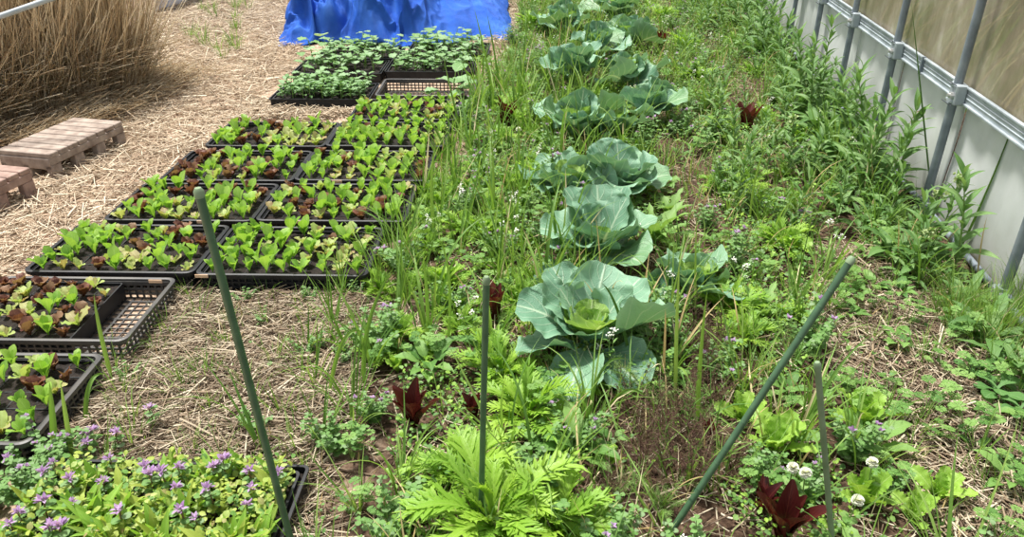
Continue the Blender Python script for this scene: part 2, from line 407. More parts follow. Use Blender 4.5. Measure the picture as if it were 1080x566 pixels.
# ribbed rail
mb = MB()
along(mb, POSTS[0], POSTS[-1], -.022, -.012, .468, .532, 'steel', .002)
for z0, z1, off in ((.526, .534, -.004), (.506, .509, -.009), (.491, .494, -.009), (.466, .474, -.004)):
    along(mb, POSTS[0], POSTS[-1], -.014, off, z0, z1, 'steel', .0015)
for y in (3.27, 5.4): along(mb, y, y+.012, -.014, .001, .462, .537, 'steeldark')
ob = link('trim_1', mb.mesh('trim_1', False)); ob['kind'] = 'structure'
mb = MB(); tube(mb, [wp(y, .0, .022) for y in (POSTS[0], 4, POSTS[-1])], .013, 'steeldark', 10)
ob = link('trim_2', mb.mesh('trim_2')); ob['kind'] = 'structure'
# posts with clamps
def make_post_meshes():
    k = MB(); pts = [(0, .012, -.05), (0, .012, .5), (0, .012, 1.1), (0, .05, 1.45), (0, .16, 1.8), (0, .4, 2.1), (0, .75, 2.3)]
    tube(k, pts, .0165, 'steeldark', 14)
    c = MB()
    for z in (.5,):
        tube(c, [(0.0, .012, z-.036), (0, .012, z+.036)], .0225, 'steel', 14)
        box(c, (-.046, .034, z-.04), (.044, .038, z-.037), 'clampdark'); box(c, (-.046, .034, z+.037), (.044, .038, z+.04), 'clampdark')
        box(c, (-.044, -.012, z-.038), (-.012, .028, z+.038), 'steel', .004)
        box(c, (.012, -.012, z-.038), (.042, .02, z+.038), 'steel', .004)
        box(c, (-.03, .026, z-.032), (.03, .031, z-.024), 'steel', .001)
        box(c, (-.03, .024, z+.026), (.034, .034, z+.032), 'steel', .001)
        V = []
    b = MB(); tube(b, [(-.022, .026, .497), (-.022, .042, .497)], .012, 'bolt', 6); tube(b, [(-.022, .042, .497), (-.022, .05, .497)], .007, 'bolt', 8)
    f = MB(); tube(f, [(0, .012, .0), (0, .012, .07)], .024, 'steeldark', 12); box(f, (-.045, -.005, .012), (.045, .032, .058), 'steeldark', .005)
    tube(f, [(.0, .03, .025), (0, .045, .025)], .008, 'bolt', 6)
    return k.mesh('post'), c.mesh('clamp', False), b.mesh('bolt', False), f.mesh('foot', False)
pm, cm, bm_, fm = make_post_meshes()
POSTK = ('greenhouse_post', pm, [('clamp', cm, [('bolt', bm_)]), ('foot_clamp', fm)])
ords = ['', 'frontmost along the white boards, beside the fine grass clump', 'second from the front, behind the tall narrow-leaved weed',
        'third from the front, its foot clamp low by the bottom pipe', 'fourth from the front, its foot hidden in weeds', 'fifth from the front',
        'sixth from the front', 'seventh from the front', 'eighth from the front', 'ninth from the front', 'last at the far end']
for y, t in list(zip(POSTS, ords))[1:]:
    p = wp(y); place(POSTK, (p.x, p.y, 0), math.atan2(WD.y, WD.x), 1, 'galvanised steel greenhouse post '+t, 'post')

# ================================================================== CRATES AND TRAYS
def rrect(w, d, r, k=5):
    P = []
    for cx, cy, a0 in ((w/2-r, d/2-r, 0), (-w/2+r, d/2-r, PI/2), (-w/2+r, -d/2+r, PI), (w/2-r, -d/2+r, 3*PI/2)):
        for i in range(k+1):
            a = a0+PI/2*i/k; P.append((cx+r*math.cos(a), cy+r*math.sin(a)))
    return P
def sweep_ring(mb, loops, mat):
    """loops: list of (w,d,r,z) cross-section rings, joined in order and closed"""
    n = None; V = []
    for w, d, r, z in loops:
        q = rrect(w, d, r); n = len(q); V += [(x, y, z) for x, y in q]
    k = len(loops)
    F = [(a*n+i, a*n+(i+1) % n, ((a+1) % k)*n+(i+1) % n, ((a+1) % k)*n+i) for a in range(k) for i in range(n)]
    mb.add(V, F, mat)
CW, CD, CH = .575, .372, .075
def crate_kind(mat, w=CW, d=CD, h=CH):
    rim = MB(); sweep_ring(rim, [(w, d, .03, h-.012), (w, d, .03, h), (w-.012, d-.012, .026, h+.002), (w-.026, d-.026, .022, h), (w-.026, d-.026, .022, h-.008), (w-.012, d-.012, .026, h-.012)], mat)
    sweep_ring(rim, [(w-.016, d-.016, .026, h-.02), (w-.016, d-.016, .026, h-.01), (w-.024, d-.024, .024, h-.01), (w-.024, d-.024, .024, h-.02)], mat)
    parts = [('rim', rim.mesh('rim', False))]
    wi, di = w-.03, d-.03
    for sx in (0, 1):
        for s in (-1, 1):
            b = MB(); L = (wi if sx == 0 else di)-.03; o = (di if sx == 0 else wi)/2
            n = int(L/.022)
            def bx(a0, a1, z0, z1, t=.0018):
                if sx == 0: box(b, (a0, s*o-t, z0), (a1, s*o+t, z1), mat)
                else: box(b, (s*o-t, a0, z0), (s*o+t, a1, z1), mat)
            for i in range(n+1):
                a = -L/2+L*i/n; bx(a-.003, a+.003, 0, h-.012, .0024)
            for z in (.0, .018, .036, .054): bx(-L/2-.012, L/2+.012, z, z+.006, .003)
            for z in (h-.022,): bx(-L/2-.012, L/2+.012, z, h-.008)
            parts.append(('side_wall', b.mesh('side_wall', False)))
    g = MB(); n = 20; m = 13
    for i in range(n+1):
        a = -wi/2+wi*i/n; t = .004 if i % 5 == 0 else .002; box(g, (a-t, -di/2, 0.002), (a+t, di/2, .006), mat)
    for i in range(m+1):
        a = -di/2+di*i/m; t = .004 if i % 4 == 0 else .002; box(g, (-wi/2, a-t, .003), (wi/2, a+t, .007), mat)
    parts.append(('base_grid', g.mesh('base_grid', False)))
    return parts
STK = MB(); box(STK, (-.022, -.0015, -.006), (.022, .0015, .006), 'sticker', .0008)
stk_me = STK.mesh('sticker', False)
CP = crate_kind('plastic'); CPW = crate_kind('plasticworn')
def cell_tray_kind(nx, ny, w, d, h=.05):
    f = MB(); sweep_ring(f, [(w, d, .008, 0), (w, d, .008, h), (w-.008, d-.008, .006, h), (w-.008, d-.008, .006, 0)], 'plastic')
    for i in range(1, nx):
        a = -w/2+w*i/nx; box(f, (a-.0022, -d/2+.004, .0), (a+.0022, d/2-.004, h-.0085), 'plastic')
    for j in range(1, ny):
        a = -d/2+d*j/ny; box(f, (-w/2+.004, a-.0022, .0), (w/2-.004, a+.0022, h-.0085), 'plastic')
    s = MB(); n, m = nx*4, ny*4
    V = [(-w/2+.005+(w-.01)*i/n, -d/2+.005+(d-.01)*j/m, h-.010+.007*noise.noise(Vector((i*.8, j*.8, nx)))) for j in range(m+1) for i in range(n+1)]
    s.add(V, grid_faces(m, n), 'soil')
    return f.mesh('tray_frame', False), s.mesh('soil')
ct8 = cell_tray_kind(8, 5, CW-.04, CD-.04); ct6 = cell_tray_kind(6, 5, .40, CD-.04)

CR = [  # name, cx, cy, label, cells mesh, worn, sticker x or None
 ('front', -1.42, 1.555, 'black mesh crate frontmost of the outer row, its rounded corner beside the hay', ct8, True, None),
 ('gap', -1.385, 1.985, 'dusty black mesh crate with an empty latticed floor beside its seedlings', ct6, True, .22),
 ('r3l', -1.34, 2.385, 'black mesh crate of the outer row touching the dusty crate with lattice floor', ct8, False, None),
 ('r3r', -.76, 2.365, 'black mesh crate whose whole front wall shows above bare hay', ct8, False, -.26),
 ('r4l', -1.265, 2.79, 'black mesh crate of seedlings, fourth back in the outer row', ct8, False, .1),
 ('r4r', -.685, 2.785, 'black mesh crate of seedlings, second back in the inner row', ct8, False, -.13),
 ('r5l', -1.215, 3.19, 'black mesh crate with dark red seedlings at its outer corner', ct8, False, .1),
 ('r5r', -.64, 3.19, 'black mesh crate of seedlings, third back in the inner row', ct8, False, -.1),
 ('r6l', -1.175, 3.62, 'black mesh crate of seedlings, hindmost of the outer lettuce row', ct8, False, None),
 ('r6r', -.60, 3.62, 'black mesh crate of seedlings, fourth back in the inner row', ct8, False, None),
 ('r7r', -.57, 4.03, 'black mesh crate of crowded seedlings in front of the empty crate', ct8, False, None),
 ('empty', -.50, 4.47, 'empty black mesh crate with bare floor behind the lettuce seedlings', None, True, None),
]
YAW = rad(-1.2)
crate = {}
for key, cx, cy, lab, ct, worn, stk in CR:
    o = place(('mesh_crate', None, CPW if worn else CP), (cx, cy, .006), YAW, 1, lab, 'crate'); crate[key] = (cx, cy, lab)
    if stk is not None:
        s = link('sticker', stk_me, o, (stk, -CD/2-.003 if key != 'gap' else CD/2-.02, CH-.004)); s['label'] = 'faded tan sticker'
    if ct:
        off = -.085 if key == 'gap' else 0
        place(('cell_tray', None, [('tray_frame', ct[0]), ('soil', ct[1], [], 'dark potting soil')]), (cx+off, cy, .022), YAW, 1, None, 'tray')
TL = {'front': 'in the frontmost crate of the outer row', 'gap': 'in the dusty crate with the bare lattice floor', 'r3l': 'in the outer crate just behind the bare lattice floor',
      'r3r': 'in the crate whose front wall faces bare hay', 'r4l': 'in the fourth crate back of the outer row', 'r4r': 'in the second crate back of the inner row',
      'r5l': 'in the fifth crate back of the outer row', 'r5r': 'in the third crate back of the inner row', 'r6l': 'in the hindmost crate of the outer row',
      'r6r': 'in the fourth crate back of the inner row', 'r7r': 'in the crate just before the empty crate'}
keys = [c[0] for c in CR if c[4]]
for k, o in zip(keys, [o for o in bpy.data.objects if o.name.startswith('cell_tray')]):
    o['label'] = 'black cell tray of dark soil '+TL[k]

# seedlings
def green_seedling():
    mb = MB(); n = R.randint(5, 8); a0 = R.random()*6
    for i in range(n):
        a = a0+i*2.4+R.uniform(-.3, .3); L = R.uniform(.05, .09)*(1-.09*i*.5)
        leaf(mb, (0, 0, 0), a, rad(R.uniform(64, 86)), rad(R.uniform(25, 75)), L, L*R.uniform(.36, .5), p_spat, 'lettuce', 7, 4, .3, .05, 2)
    return ('green_lettuce_seedling', mb.mesh('green_lettuce_seedling'), [])
def red_seedling():
    mb = MB(); n = R.randint(5, 8); a0 = R.random()*6
    for i in range(n):
        a = a0+i*2.4; L = R.uniform(.035, .06)
        leaf(mb, (0, 0, 0), a, rad(R.uniform(60, 86)), rad(R.uniform(20, 65)), L, L*R.uniform(.55, .8), p_frill, 'reds', 7, 4, .2, .14, 3)
    return ('red_lettuce_seedling', mb.mesh('red_lettuce_seedling'), [])
def pale_seedling():
    mb = MB(); n = R.randint(5, 7); a0 = R.random()*6
    for i in range(n):
        a = a0+i*2.4; L = R.uniform(.035, .06)
        leaf(mb, (0, 0, 0), a, rad(R.uniform(50, 80)), rad(R.uniform(0, 60)), L, L*R.uniform(.42, .6), p_frill, 'limes', 7, 4, .2, .16, 3)
    return ('pale_lettuce_seedling', mb.mesh('pale_lettuce_seedling'), [])
GS = [green_seedling() for _ in range(10)]; RS = [red_seedling() for _ in range(6)]; PS = [pale_seedling() for _ in range(6)]
for key in keys:
    cx, cy, _ = crate[key]; nx = 7 if key == 'gap' else 9; w = .40 if key == 'gap' else CW-.04; d = CD-.04
    off = -.085 if key == 'gap' else 0
    dense = {'r7r': 1, 'r6r': 1, 'r5r': 1, 'r3r': .97}.get(key, .94)
    for i in range(nx):
        for j in range(6):
            if R.random() > dense: continue
            x = -w/2+w*(i+.5)/nx+R.uniform(-.008, .008)+off; y = -d/2+d*(j+.5)/6+R.uniform(-.008, .008)
            q = .5*noise.noise(Vector(((cx+x)*5, (cy+y)*5, 7)))+R.uniform(-.5, .5)
            pr = .30 if key in ('front', 'gap', 'r3l', 'r5l') else .40
            if key in ('gap',): pr = .02
            if key == 'r5l' and i < 2: K, nm, ds = RS, 'red', 'dark red frilly lettuce seedling '
            elif q > pr: K, nm, ds = RS, 'red', 'dark red frilly lettuce seedling '
            elif q < -.22: K, nm, ds = PS, 'pale', 'pale yellowish frilly lettuce seedling '
            else: K, nm, ds = GS, 'green', 'bright green upright lettuce seedling '
            sc = R.uniform(.68, 1.1)*(1.1 if nm == 'green' else 1)
            place(R.choice(K), (cx+x*math.cos(YAW), cy+y+x*math.sin(YAW), .064), R.random()*6.28, sc, ds+TL[key], 'seedling', nm+' seedlings '+TL[key], (R.uniform(-.15, .15), R.uniform(-.15, .15)))

# shallow solid trays of squash, tray of weeds
def nursery_kind(w, d, h):
    b = MB(); sweep_ring(b, [(w, d, .015, h-.006), (w, d, .015, h), (w-.014, d-.014, .01, h), (w-.014, d-.014, .01, .004), (w-.02, d-.02, .01, 0), (w-.014, d-.014, .01, h-.006)], 'plastic')
    box(b, (-w/2+.012, -d/2+.012, .0), (w/2-.012, d/2-.012, .006), 'plastic')
    r = MB(); sweep_ring(r, [(w-.034, d-.034, .012, h-.02), (w-.034, d-.034, .012, h-.002), (w-.046, d-.046, .01, h-.002), (w-.046, d-.046, .01, h-.02)], 'plastic')
    s = MB(); n, m = 40, 28
    V = [(-w/2+.012+(w-.024)*i/n, -d/2+.012+(d-.024)*j/m, h-.014+.010*noise.noise(Vector((i*.5, j*.5, w)))) for j in range(m+1) for i in range(n+1)]
    s.add(V, grid_faces(m, n), 'soil')
    return [('tray_body', b.mesh('tray_body', False)), ('inner_rim', r.mesh('inner_rim', False)), ('soil', s.mesh('soil'), [], 'dark potting soil')]
NK = nursery_kind(.58, .36, .06)
SQ = [(-1.10, 4.44, 'black tray packed with leafy green seedlings beside the straw path', 'lush'), (-.53, 5.06, 'black tray of squash seedlings behind the empty crate', 'squash'),
      (-1.06, 5.42, 'black tray of sparse seedlings at the tarp, on its path end', 'sparse'), (-.45, 5.55, 'black tray of grey-green seedlings tight against the tarp edge', 'grey'), (-1.12, 5.02, 'black tray of sparse seedlings behind the packed leafy tray', 'sparse')]
def squash_seedling(big):
    mb = MB(); n = R.randint(3, 5)
    for i in range(n):
        a = R.random()*6.28; h = R.uniform(.06, .13)*big; s = R.uniform(.01, .035)
        tip = (math.cos(a)*s, math.sin(a)*s, h); tube(mb, [(0, 0, 0), (tip[0]*.3, tip[1]*.3, h*.6), tip], [.0022, .0018, .0014], 'stem', 5)
        L = R.uniform(.045, .075)*big
        leaf(mb, tip, a, rad(R.uniform(0, 30)), rad(R.uniform(-40, 5)), L, L*1.0, p_round, 'squash', 9, 6, .12, .05, 3, jag=.12)
    return ('squash_seedling', mb.mesh('squash_seedling'), [])
def leafy_seedling():
    mb = MB()
    for i in range(12):
        a = R.random()*6.28; h = R.uniform(.02, .07); L = R.uniform(.025, .04)
        leaf(mb, (math.cos(a)*.012, math.sin(a)*.012, h), a, rad(R.uniform(0, 50)), rad(R.uniform(-30, 10)), L, L*.7, p_lance, 'squash', 6, 4, .2, .05, 2)
    tube(mb, [(0, 0, 0), (0, 0, .07)], .002, 'stem', 5)
    return ('leafy_seedling', mb.mesh('leafy_seedling'), [])
SK = [squash_seedling(1.0) for _ in range(6)]; LK = [leafy_seedling() for _ in range(6)]
sq_zone = {0: 'in the packed tray beside the straw path', 1: 'in the tray behind the empty crate', 2: 'in the sparse tray at the tarp', 3: 'in the tray tight against the tarp edge', 4: 'in the sparse tray behind the packed one'}
for k, (cx, cy, lab, typ) in enumerate(SQ):
    place(('nursery_tray', None, NK), (cx, cy, .008), YAW, 1, lab, 'tray')
    nx, ny = (9, 6) if typ == 'lush' else (8, 5)
    for i in range(nx):
        for j in range(ny):
            if typ == 'sparse' and R.random() < .35: continue
            x = cx-.25+.5*(i+.5)/nx+R.uniform(-.01, .01); y = cy-.15+.3*(j+.5)/ny+R.uniform(-.01, .01)
            if (typ == 'lush' and not (j >= 3 and R.random() < .4)) or (typ != 'lush' and R.random() < .35):
                place(R.choice(LK), (x, y, .05), R.random()*6, R.uniform(.9, 1.3), 'bushy small-leaved green seedling '+sq_zone[k], 'seedling', 'bushy seedlings '+sq_zone[k])
            else:
                place(R.choice(SK), (x, y, .05), R.random()*6, R.uniform(.75, 1.1), 'round-leaved pale green squash seedling '+sq_zone[k], 'seedling', 'squash seedlings '+sq_zone[k])

for px, py, s in ((478, 112, 1.6), (468, 120, 1.3), (486, 98, 1.5), (345, 62, 1.5), (330, 64, 1.3)):
    x, y = at(px, py); place(R.choice(SK), (x, y, 0), R.random()*6, s, 'large pale squash plant beside the empty crate' if px > 400 else 'large pale squash plant by the tarp corner on the path end', 'seedling', 'large squash plants by the empty crate' if px > 400 else 'large squash plants by the tarp corner')
# ================================================================== PLANT KINDS
def grass_tuft(n, lo, hi, w, spread=.03, mat='grass', droop=(-30, 55), name='grass_tuft'):
    mb = MB()
    for i in range(n):
        a = R.random()*6.28; L = R.uniform(lo, hi); r0 = R.random()*spread
        e0 = rad(R.uniform(62, 88)); e1 = rad(R.uniform(*droop)) if R.random() < .7 else e0-.3
        mt = 'dry' if R.random() < .04 and mat == 'grass' else mat
        leaf(mb, (math.cos(a)*r0, math.sin(a)*r0, -.005), a, e0, e1, L, w*R.uniform(.7, 1.2), p_blade, mt, 9, 2, .5, twist=R.uniform(-1, 1), bendaz=R.uniform(-.5, .5), pw=1.8)
    return (name, mb.mesh(name), [])
def mizuna(n=18, L=.2, mat='mizuna', name='mizuna_plant', W=.34, lob=6):
    mb = MB()
    for i in range(n):
        a = i*2.4+R.uniform(-.3, .3); l = L*R.uniform(.7, 1.1)*(1 if i > 4 else .8); inner = 1-i/n
        e0 = rad(48+38*inner+R.uniform(-8, 8)); e1 = rad(-25+70*inner+R.uniform(-15, 15)); ba = R.uniform(-.3, .3); rr = R.random()
        leaf(mb, (0, 0, 0), a, e0, e1, l, l*.10, lambda v: .45+.9*v*(1-v)*2, mat, 12, 2, .25, bendaz=ba, r=rr)
        p = Vector((0, 0, 0)); ns = 16
        for q in range(1, ns+1):
            f = q/ns; e = e0+(e1-e0)*f**1.2; az = a+ba*f
            p = p+Vector((math.cos(az)*math.cos(e), math.sin(az)*math.cos(e), math.sin(e)))*l/ns
            if f < .2: continue
            ll = l*W*(.35+.9*math.sin(PI*min(1, f*.9))**.8)*R.uniform(.7, 1.1)*.8
            for sd in ((-1, 1) if q < ns else (0,)):
                leaf(mb, p, az+sd*R.uniform(.55, .85), e+R.uniform(-.1, .3), e-R.uniform(0, .5), ll, ll*R.uniform(.17, .25), lambda v: p_lance(v)*(.8+.3*np.sin(v*19)), mat, 6, 2, .3, r=rr)
                if sd and R.random() < .6:
                    leaf(mb, p+Vector((math.cos(az+sd*.7)*math.cos(e), math.sin(az+sd*.7)*math.cos(e), math.sin(e)))*ll*.45, az+sd*1.25, e+.1, e-.2, ll*.4, ll*.14, p_lance, mat, 4, 2, .3, r=rr)
    return (name, mb.mesh(name), [])
def frilly(n=9, L=.16, mat='lime', name='frilly_lettuce'):
    mb = MB()
    for i in range(n):
        a = i*2.4+R.uniform(-.2, .2); inner = 1-i/n; l = L*R.uniform(.8, 1.1)
        leaf(mb, (0, 0, 0), a, rad(50+35*inner+R.uniform(-8, 8)), rad(10+55*inner+R.uniform(-15, 15)), l, l*.5, p_frill, mat, 22, 10, .25, .08, 5, jag=.28, twist=R.uniform(-.8, .8))
    return (name, mb.mesh(name), [])
def chicory(n=7, L=.15):
    mb = MB()
    for i in range(n):
        a = i*2.4+R.uniform(-.3, .3); l = L*R.uniform(.75, 1.1)
        leaf(mb, (0, 0, 0), a, rad(R.uniform(65, 85)), rad(R.uniform(45, 75)), l, l*R.uniform(.28, .46), lambda v: .6*p_lance(v)+.4*p_round(v), 'chicory', 14, 6, .35, .03, 2, cup=.2)
    return ('red_chicory_plant', mb.mesh('red_chicory_plant'), [])
def henbit(flowers=True, n=10, H=.12):
    mb = MB(); heads = []
    for i in range(n):
        a = R.random()*6.28; h = H*R.uniform(.6, 1.2); lean = R.uniform(.02, .09)
        tip = Vector((math.cos(a)*lean, math.sin(a)*lean, h)); tube(mb, [(0, 0, 0), tip*.5+Vector((0, 0, h*.1)), tip], [.0018, .0015, .001], 'stem', 4)
        for k in range(6):
            f = .2+.8*k/5; p = tip*f; s = .019*(1.2-.55*f)
            for q in range(3):
                aa = k*1.2+q*2.09+R.uniform(-.2, .2)
                leaf(mb, p, aa, rad(R.uniform(0, 30)), rad(R.uniform(-40, 0)), s, s*.95, p_round, 'henbit', 5, 4, .1, .06, 2)
        if flowers and R.random() < .45:
            fl = MB(); heads.append(fl)
            for q in range(9):
                aa = R.random()*6.28; leaf(fl, tip+Vector((0, 0, -.006*R.random())), aa, rad(R.uniform(30, 80)), rad(R.uniform(0, 40)), .013, .007, p_lance, 'flower', 3, 2, .3)
    parts = [('flower_head', fl.mesh('flower_head'), [], 'pale purple flower whorl') for fl in heads[:4]]
    return ('purple_henbit' if heads else 'leafy_henbit', mb.mesh('henbit'), parts)
def aster(H=.4, n=16, buds=False):
    mb = MB(); b = MB(); c = [Vector((0, 0, 0))]
    la = R.random()*6.28; lean = R.uniform(.02, .1)
    for i in range(1, 7): c.append(Vector((math.cos(la)*lean*(i/6)**2*H*2, math.sin(la)*lean*(i/6)**2*H*2, H*i/6)))
    tube(mb, c, [.004, .0038, .0035, .003, .0026, .002, .0015], 'stem', 6)
    for i in range(n):
        f = .08+.92*i/(n-1); q = f*6; j = min(5, int(q)); p = c[j].lerp(c[j+1], q-j)
        a = i*2.4+R.uniform(-.3, .3); L = (.13*(1-.55*f)+.02)*R.uniform(.8, 1.15)
        leaf(mb, p, a, rad(30+35*f+R.uniform(-10, 10)), rad(-35+60*f+R.uniform(-15, 15)), L, L*R.uniform(.2, .26), p_lance, 'aster', 10, 4, .35, .02, 2, twist=R.uniform(-.4, .4), pw=1.4)
    parts = []
    if buds:
        for k in range(28):
            a = R.random()*6.28; r = R.random()*.028; p = c[-1]+Vector((math.cos(a)*r, math.sin(a)*r, R.uniform(-.025, .02)))
            for q in range(3): leaf(b, p, R.random()*6.28, rad(R.uniform(10, 80)), rad(R.uniform(0, 60)), .014, .010, p_round, 'fuzzy', 4, 3, .2, .1, 2)
        parts = [('bud_cluster', b.mesh('bud_cluster'), [], 'pale fuzzy bud cluster')]
    return ('tall_aster_weed' if not buds else 'budding_aster_weed', mb.mesh('aster'), parts)
def broad(n=9, L=.11, mat='weed', W=.5, up=55, name='broadleaf_weed'):
    mb = MB()
    for i in range(n):
        a = i*2.4+R.uniform(-.3, .3); l = L*R.uniform(.6, 1.1); e = rad(up+R.uniform(-15, 15))
        s = l*.5; p = (math.cos(a)*math.cos(e)*s, math.sin(a)*math.cos(e)*s, math.sin(e)*s)
        tube(mb, [(0, 0, 0), p], [.0025, .0015], 'stem', 4, False)
        leaf(mb, p, a, e*.8, rad(R.uniform(-35, 5)), l, l*W*R.uniform(.85, 1.1), p_lance, mat, 10, 4, .25, .05, 3, jag=.1)
    return (name, mb.mesh(name), [])
def sowthistle():
    mb = MB()
    for i in range(9):
        a = i*2.4; L = R.uniform(.14, .24)
        leaf(mb, (0, 0, 0), a, rad(R.uniform(50, 75)), rad(R.uniform(-10, 30)), L, L*.34, lambda v: np.clip(p_lance(v)*(.75+.25*np.cos(v*22)), .06, 1), 'weed', 20, 4, .3, .03, 3, r=.9)
    return ('wild_lettuce_plant', mb.mesh('wild_lettuce_plant'), [])
def cranesbill(n=10, H=.09, mat='weed'):
    mb = MB()
    for i in range(n):
        a = R.random()*6.28; h = H*R.uniform(.5, 1.2); s = R.uniform(.02, .07); tip = Vector((math.cos(a)*s, math.sin(a)*s, h))
        tube(mb, [(0, 0, 0), tip*.6+Vector((0, 0, h*.15)), tip], .001, 'stem', 4, False); l = R.uniform(.014, .024); rr = R.random()
        for q in range(8):
            for g_ in (-.16, .16): leaf(mb, tip, a+(q-3.5)*.72+g_, rad(R.uniform(5, 25)), rad(-5), l*(1-abs(q-3.5)*.04), l*.26, p_spat, mat, 5, 2, .15, r=rr)
    return ('cranesbill_weed', mb.mesh('cranesbill_weed'), [])
def rosette():
    mb = MB()
    for i in range(14):
        a = i*2.4; L = R.uniform(.05, .08)*(1-.02*i)
        leaf(mb, (0, 0, .005+.003*(14-i)), a, rad(R.uniform(10, 35)), rad(R.uniform(-25, 0)), L, L*.62, p_spat, 'darkweed', 8, 4, .15)
    return ('round_leaf_rosette', mb.mesh('round_leaf_rosette'), [])
def fern_weed(mat='bronze', n=10, H=.16, name='bronze_fennel'):
    mb = MB()
    for i in range(n):
        a = R.random()*6.28; e = rad(R.uniform(40, 85)); L = H*R.uniform(.6, 1.2)
        d = Vector((math.cos(a)*math.cos(e), math.sin(a)*math.cos(e), math.sin(e)))
        pts = [d*L*t+Vector((0, 0, -.3*L*t*t*math.cos(e))) for t in (0, .33, .66, 1)]
        tube(mb, pts, [.0016, .0013, .001, .0006], mat, 3, False)
        for t in np.linspace(.25, 1, 9):
            p = d*L*t+Vector((0, 0, -.3*L*t*t*math.cos(e)))
            for s in (-1, 1):
                q = p+Vector((math.cos(a+s*.9), math.sin(a+s*.9), R.uniform(0, .8))).normalized()*L*.24*(1.2-t)
                tube(mb, [p, q], [.0008, .0004], mat, 3, False)
                for w in (.4, .75):
                    z = p.lerp(q, w); tube(mb, [z, z+Vector((R.uniform(-1, 1), R.uniform(-1, 1), R.uniform(-.2, 1))).normalized()*L*.08], [.0006, .0004], mat, 3, False)
    return (name, mb.mesh(name), [])
def clover_flower():
    s = MB(); tube(s, [(0, 0, 0), (.01, .005, .05), (.012, .0, .1)], .0014, 'stem', 5)
    for q in range(6): leaf(s, (.004*q % .01, 0, .02+.008*q), q*2.1, .6, -.2, .022, .018, p_round, 'weed', 5, 3, .1)
    f = MB()
    for k in range(60):
        z = R.uniform(-.6, 1); a = R.random()*6.28; e = math.asin(z); leaf(f, (.012, 0, .1), a, e, e, .0115, .011, p_round, 'white', 3, 2, .3)
    return ('white_flower_stalk', s.mesh('white_flower_stalk'), [('flower_head', f.mesh('flower_head'), [], 'white round flower head')])
def cress(mat='white'):
    s = MB(); hd = []
    for k in range(4):
        f = MB(); hd.append(f)
        a = R.random()*6.28; h = R.uniform(.12, .22); t = Vector((math.cos(a)*.03, math.sin(a)*.03, h)); tube(s, [(0, 0, 0), t*.5, t], [.0016, .0013, .0008], 'stem', 4)
        for q in range(6):
            p = t*R.uniform(.2, .9); leaf(s, p, R.random()*6, .7, 0, .025, .007, p_lance, 'weed', 4, 2, .3)
        for q in range(12):
            leaf(f, t+Vector((R.uniform(-.008, .008), R.uniform(-.008, .008), R.uniform(-.015, .004))), R.random()*6.28, .5, .2, .007, .005, p_round, mat, 3, 2, .2)
    return ('white_cress', s.mesh('white_cress'), [('flower_head', f.mesh('flower_head'), [], 'tiny whitish flower spray') for f in hd])

def cabbage_kind(n, size, mat='cabbage', hn=8, upr=0):
    parts = []
    for i in range(n):
        mb = MB(); a = i*2.4+R.uniform(-.25, .25); o = i/(n-1); L = size*(.72+.38*o)*R.uniform(.72, 1.15)
        e0 = rad(66-34*o+upr+R.uniform(-14, 14)); e1 = rad(50-66*o+upr+R.uniform(-30, 28)); a += R.uniform(-.5, .5)
        W = L*R.uniform(.86, 1.02); z0 = .05-.03*o
        leaf(mb, (math.cos(a)*.012, math.sin(a)*.012, z0), a, e0, e1, L, W, p_cab, mat, 28, 18, R.uniform(.05, .3), .085, 2.2, cup=R.uniform(-.1, .45), twist=R.uniform(-1.1, 1.1), bendaz=R.uniform(-.5, .5), pw=1.0, r=R.random())
        d = Vector((math.cos(a), math.sin(a), 0)); k = math.cos(e0)
        tube(mb, [(0, 0, z0-.01), tuple(d*(L*.2*k+.012)+Vector((0, 0, z0+L*.2*math.sin(e0)-.004)))], [.008, .005], 'heart', 7, r=.8)
        parts.append(('leaf', mb.mesh('cabbage_leaf')))
    h = MB()
    for i in range(hn):
        a = i*2.4+.5; o = i/hn; L = size*(.34+.26*o)
        leaf(h, (math.cos(a)*.01, math.sin(a)*.01, .075), a, rad(78-12*o), rad(88-62*o), L, L*1.02, p_cab, 'heart', 20, 14, .12, .07, 2.4, cup=.45, pw=1.0, r=R.random())
    parts.append(('heart', h.mesh('cabbage_heart'), [], 'small lime green heart leaves'))
    st = MB(); tube(st, [(0, 0, -.02), (0, 0, .03), (0, 0, .08)], [.016, .015, .012], 'stem', 8); parts.append(('stalk', st.mesh('cabbage_stalk')))
    return ('cabbage_plant', None, parts)

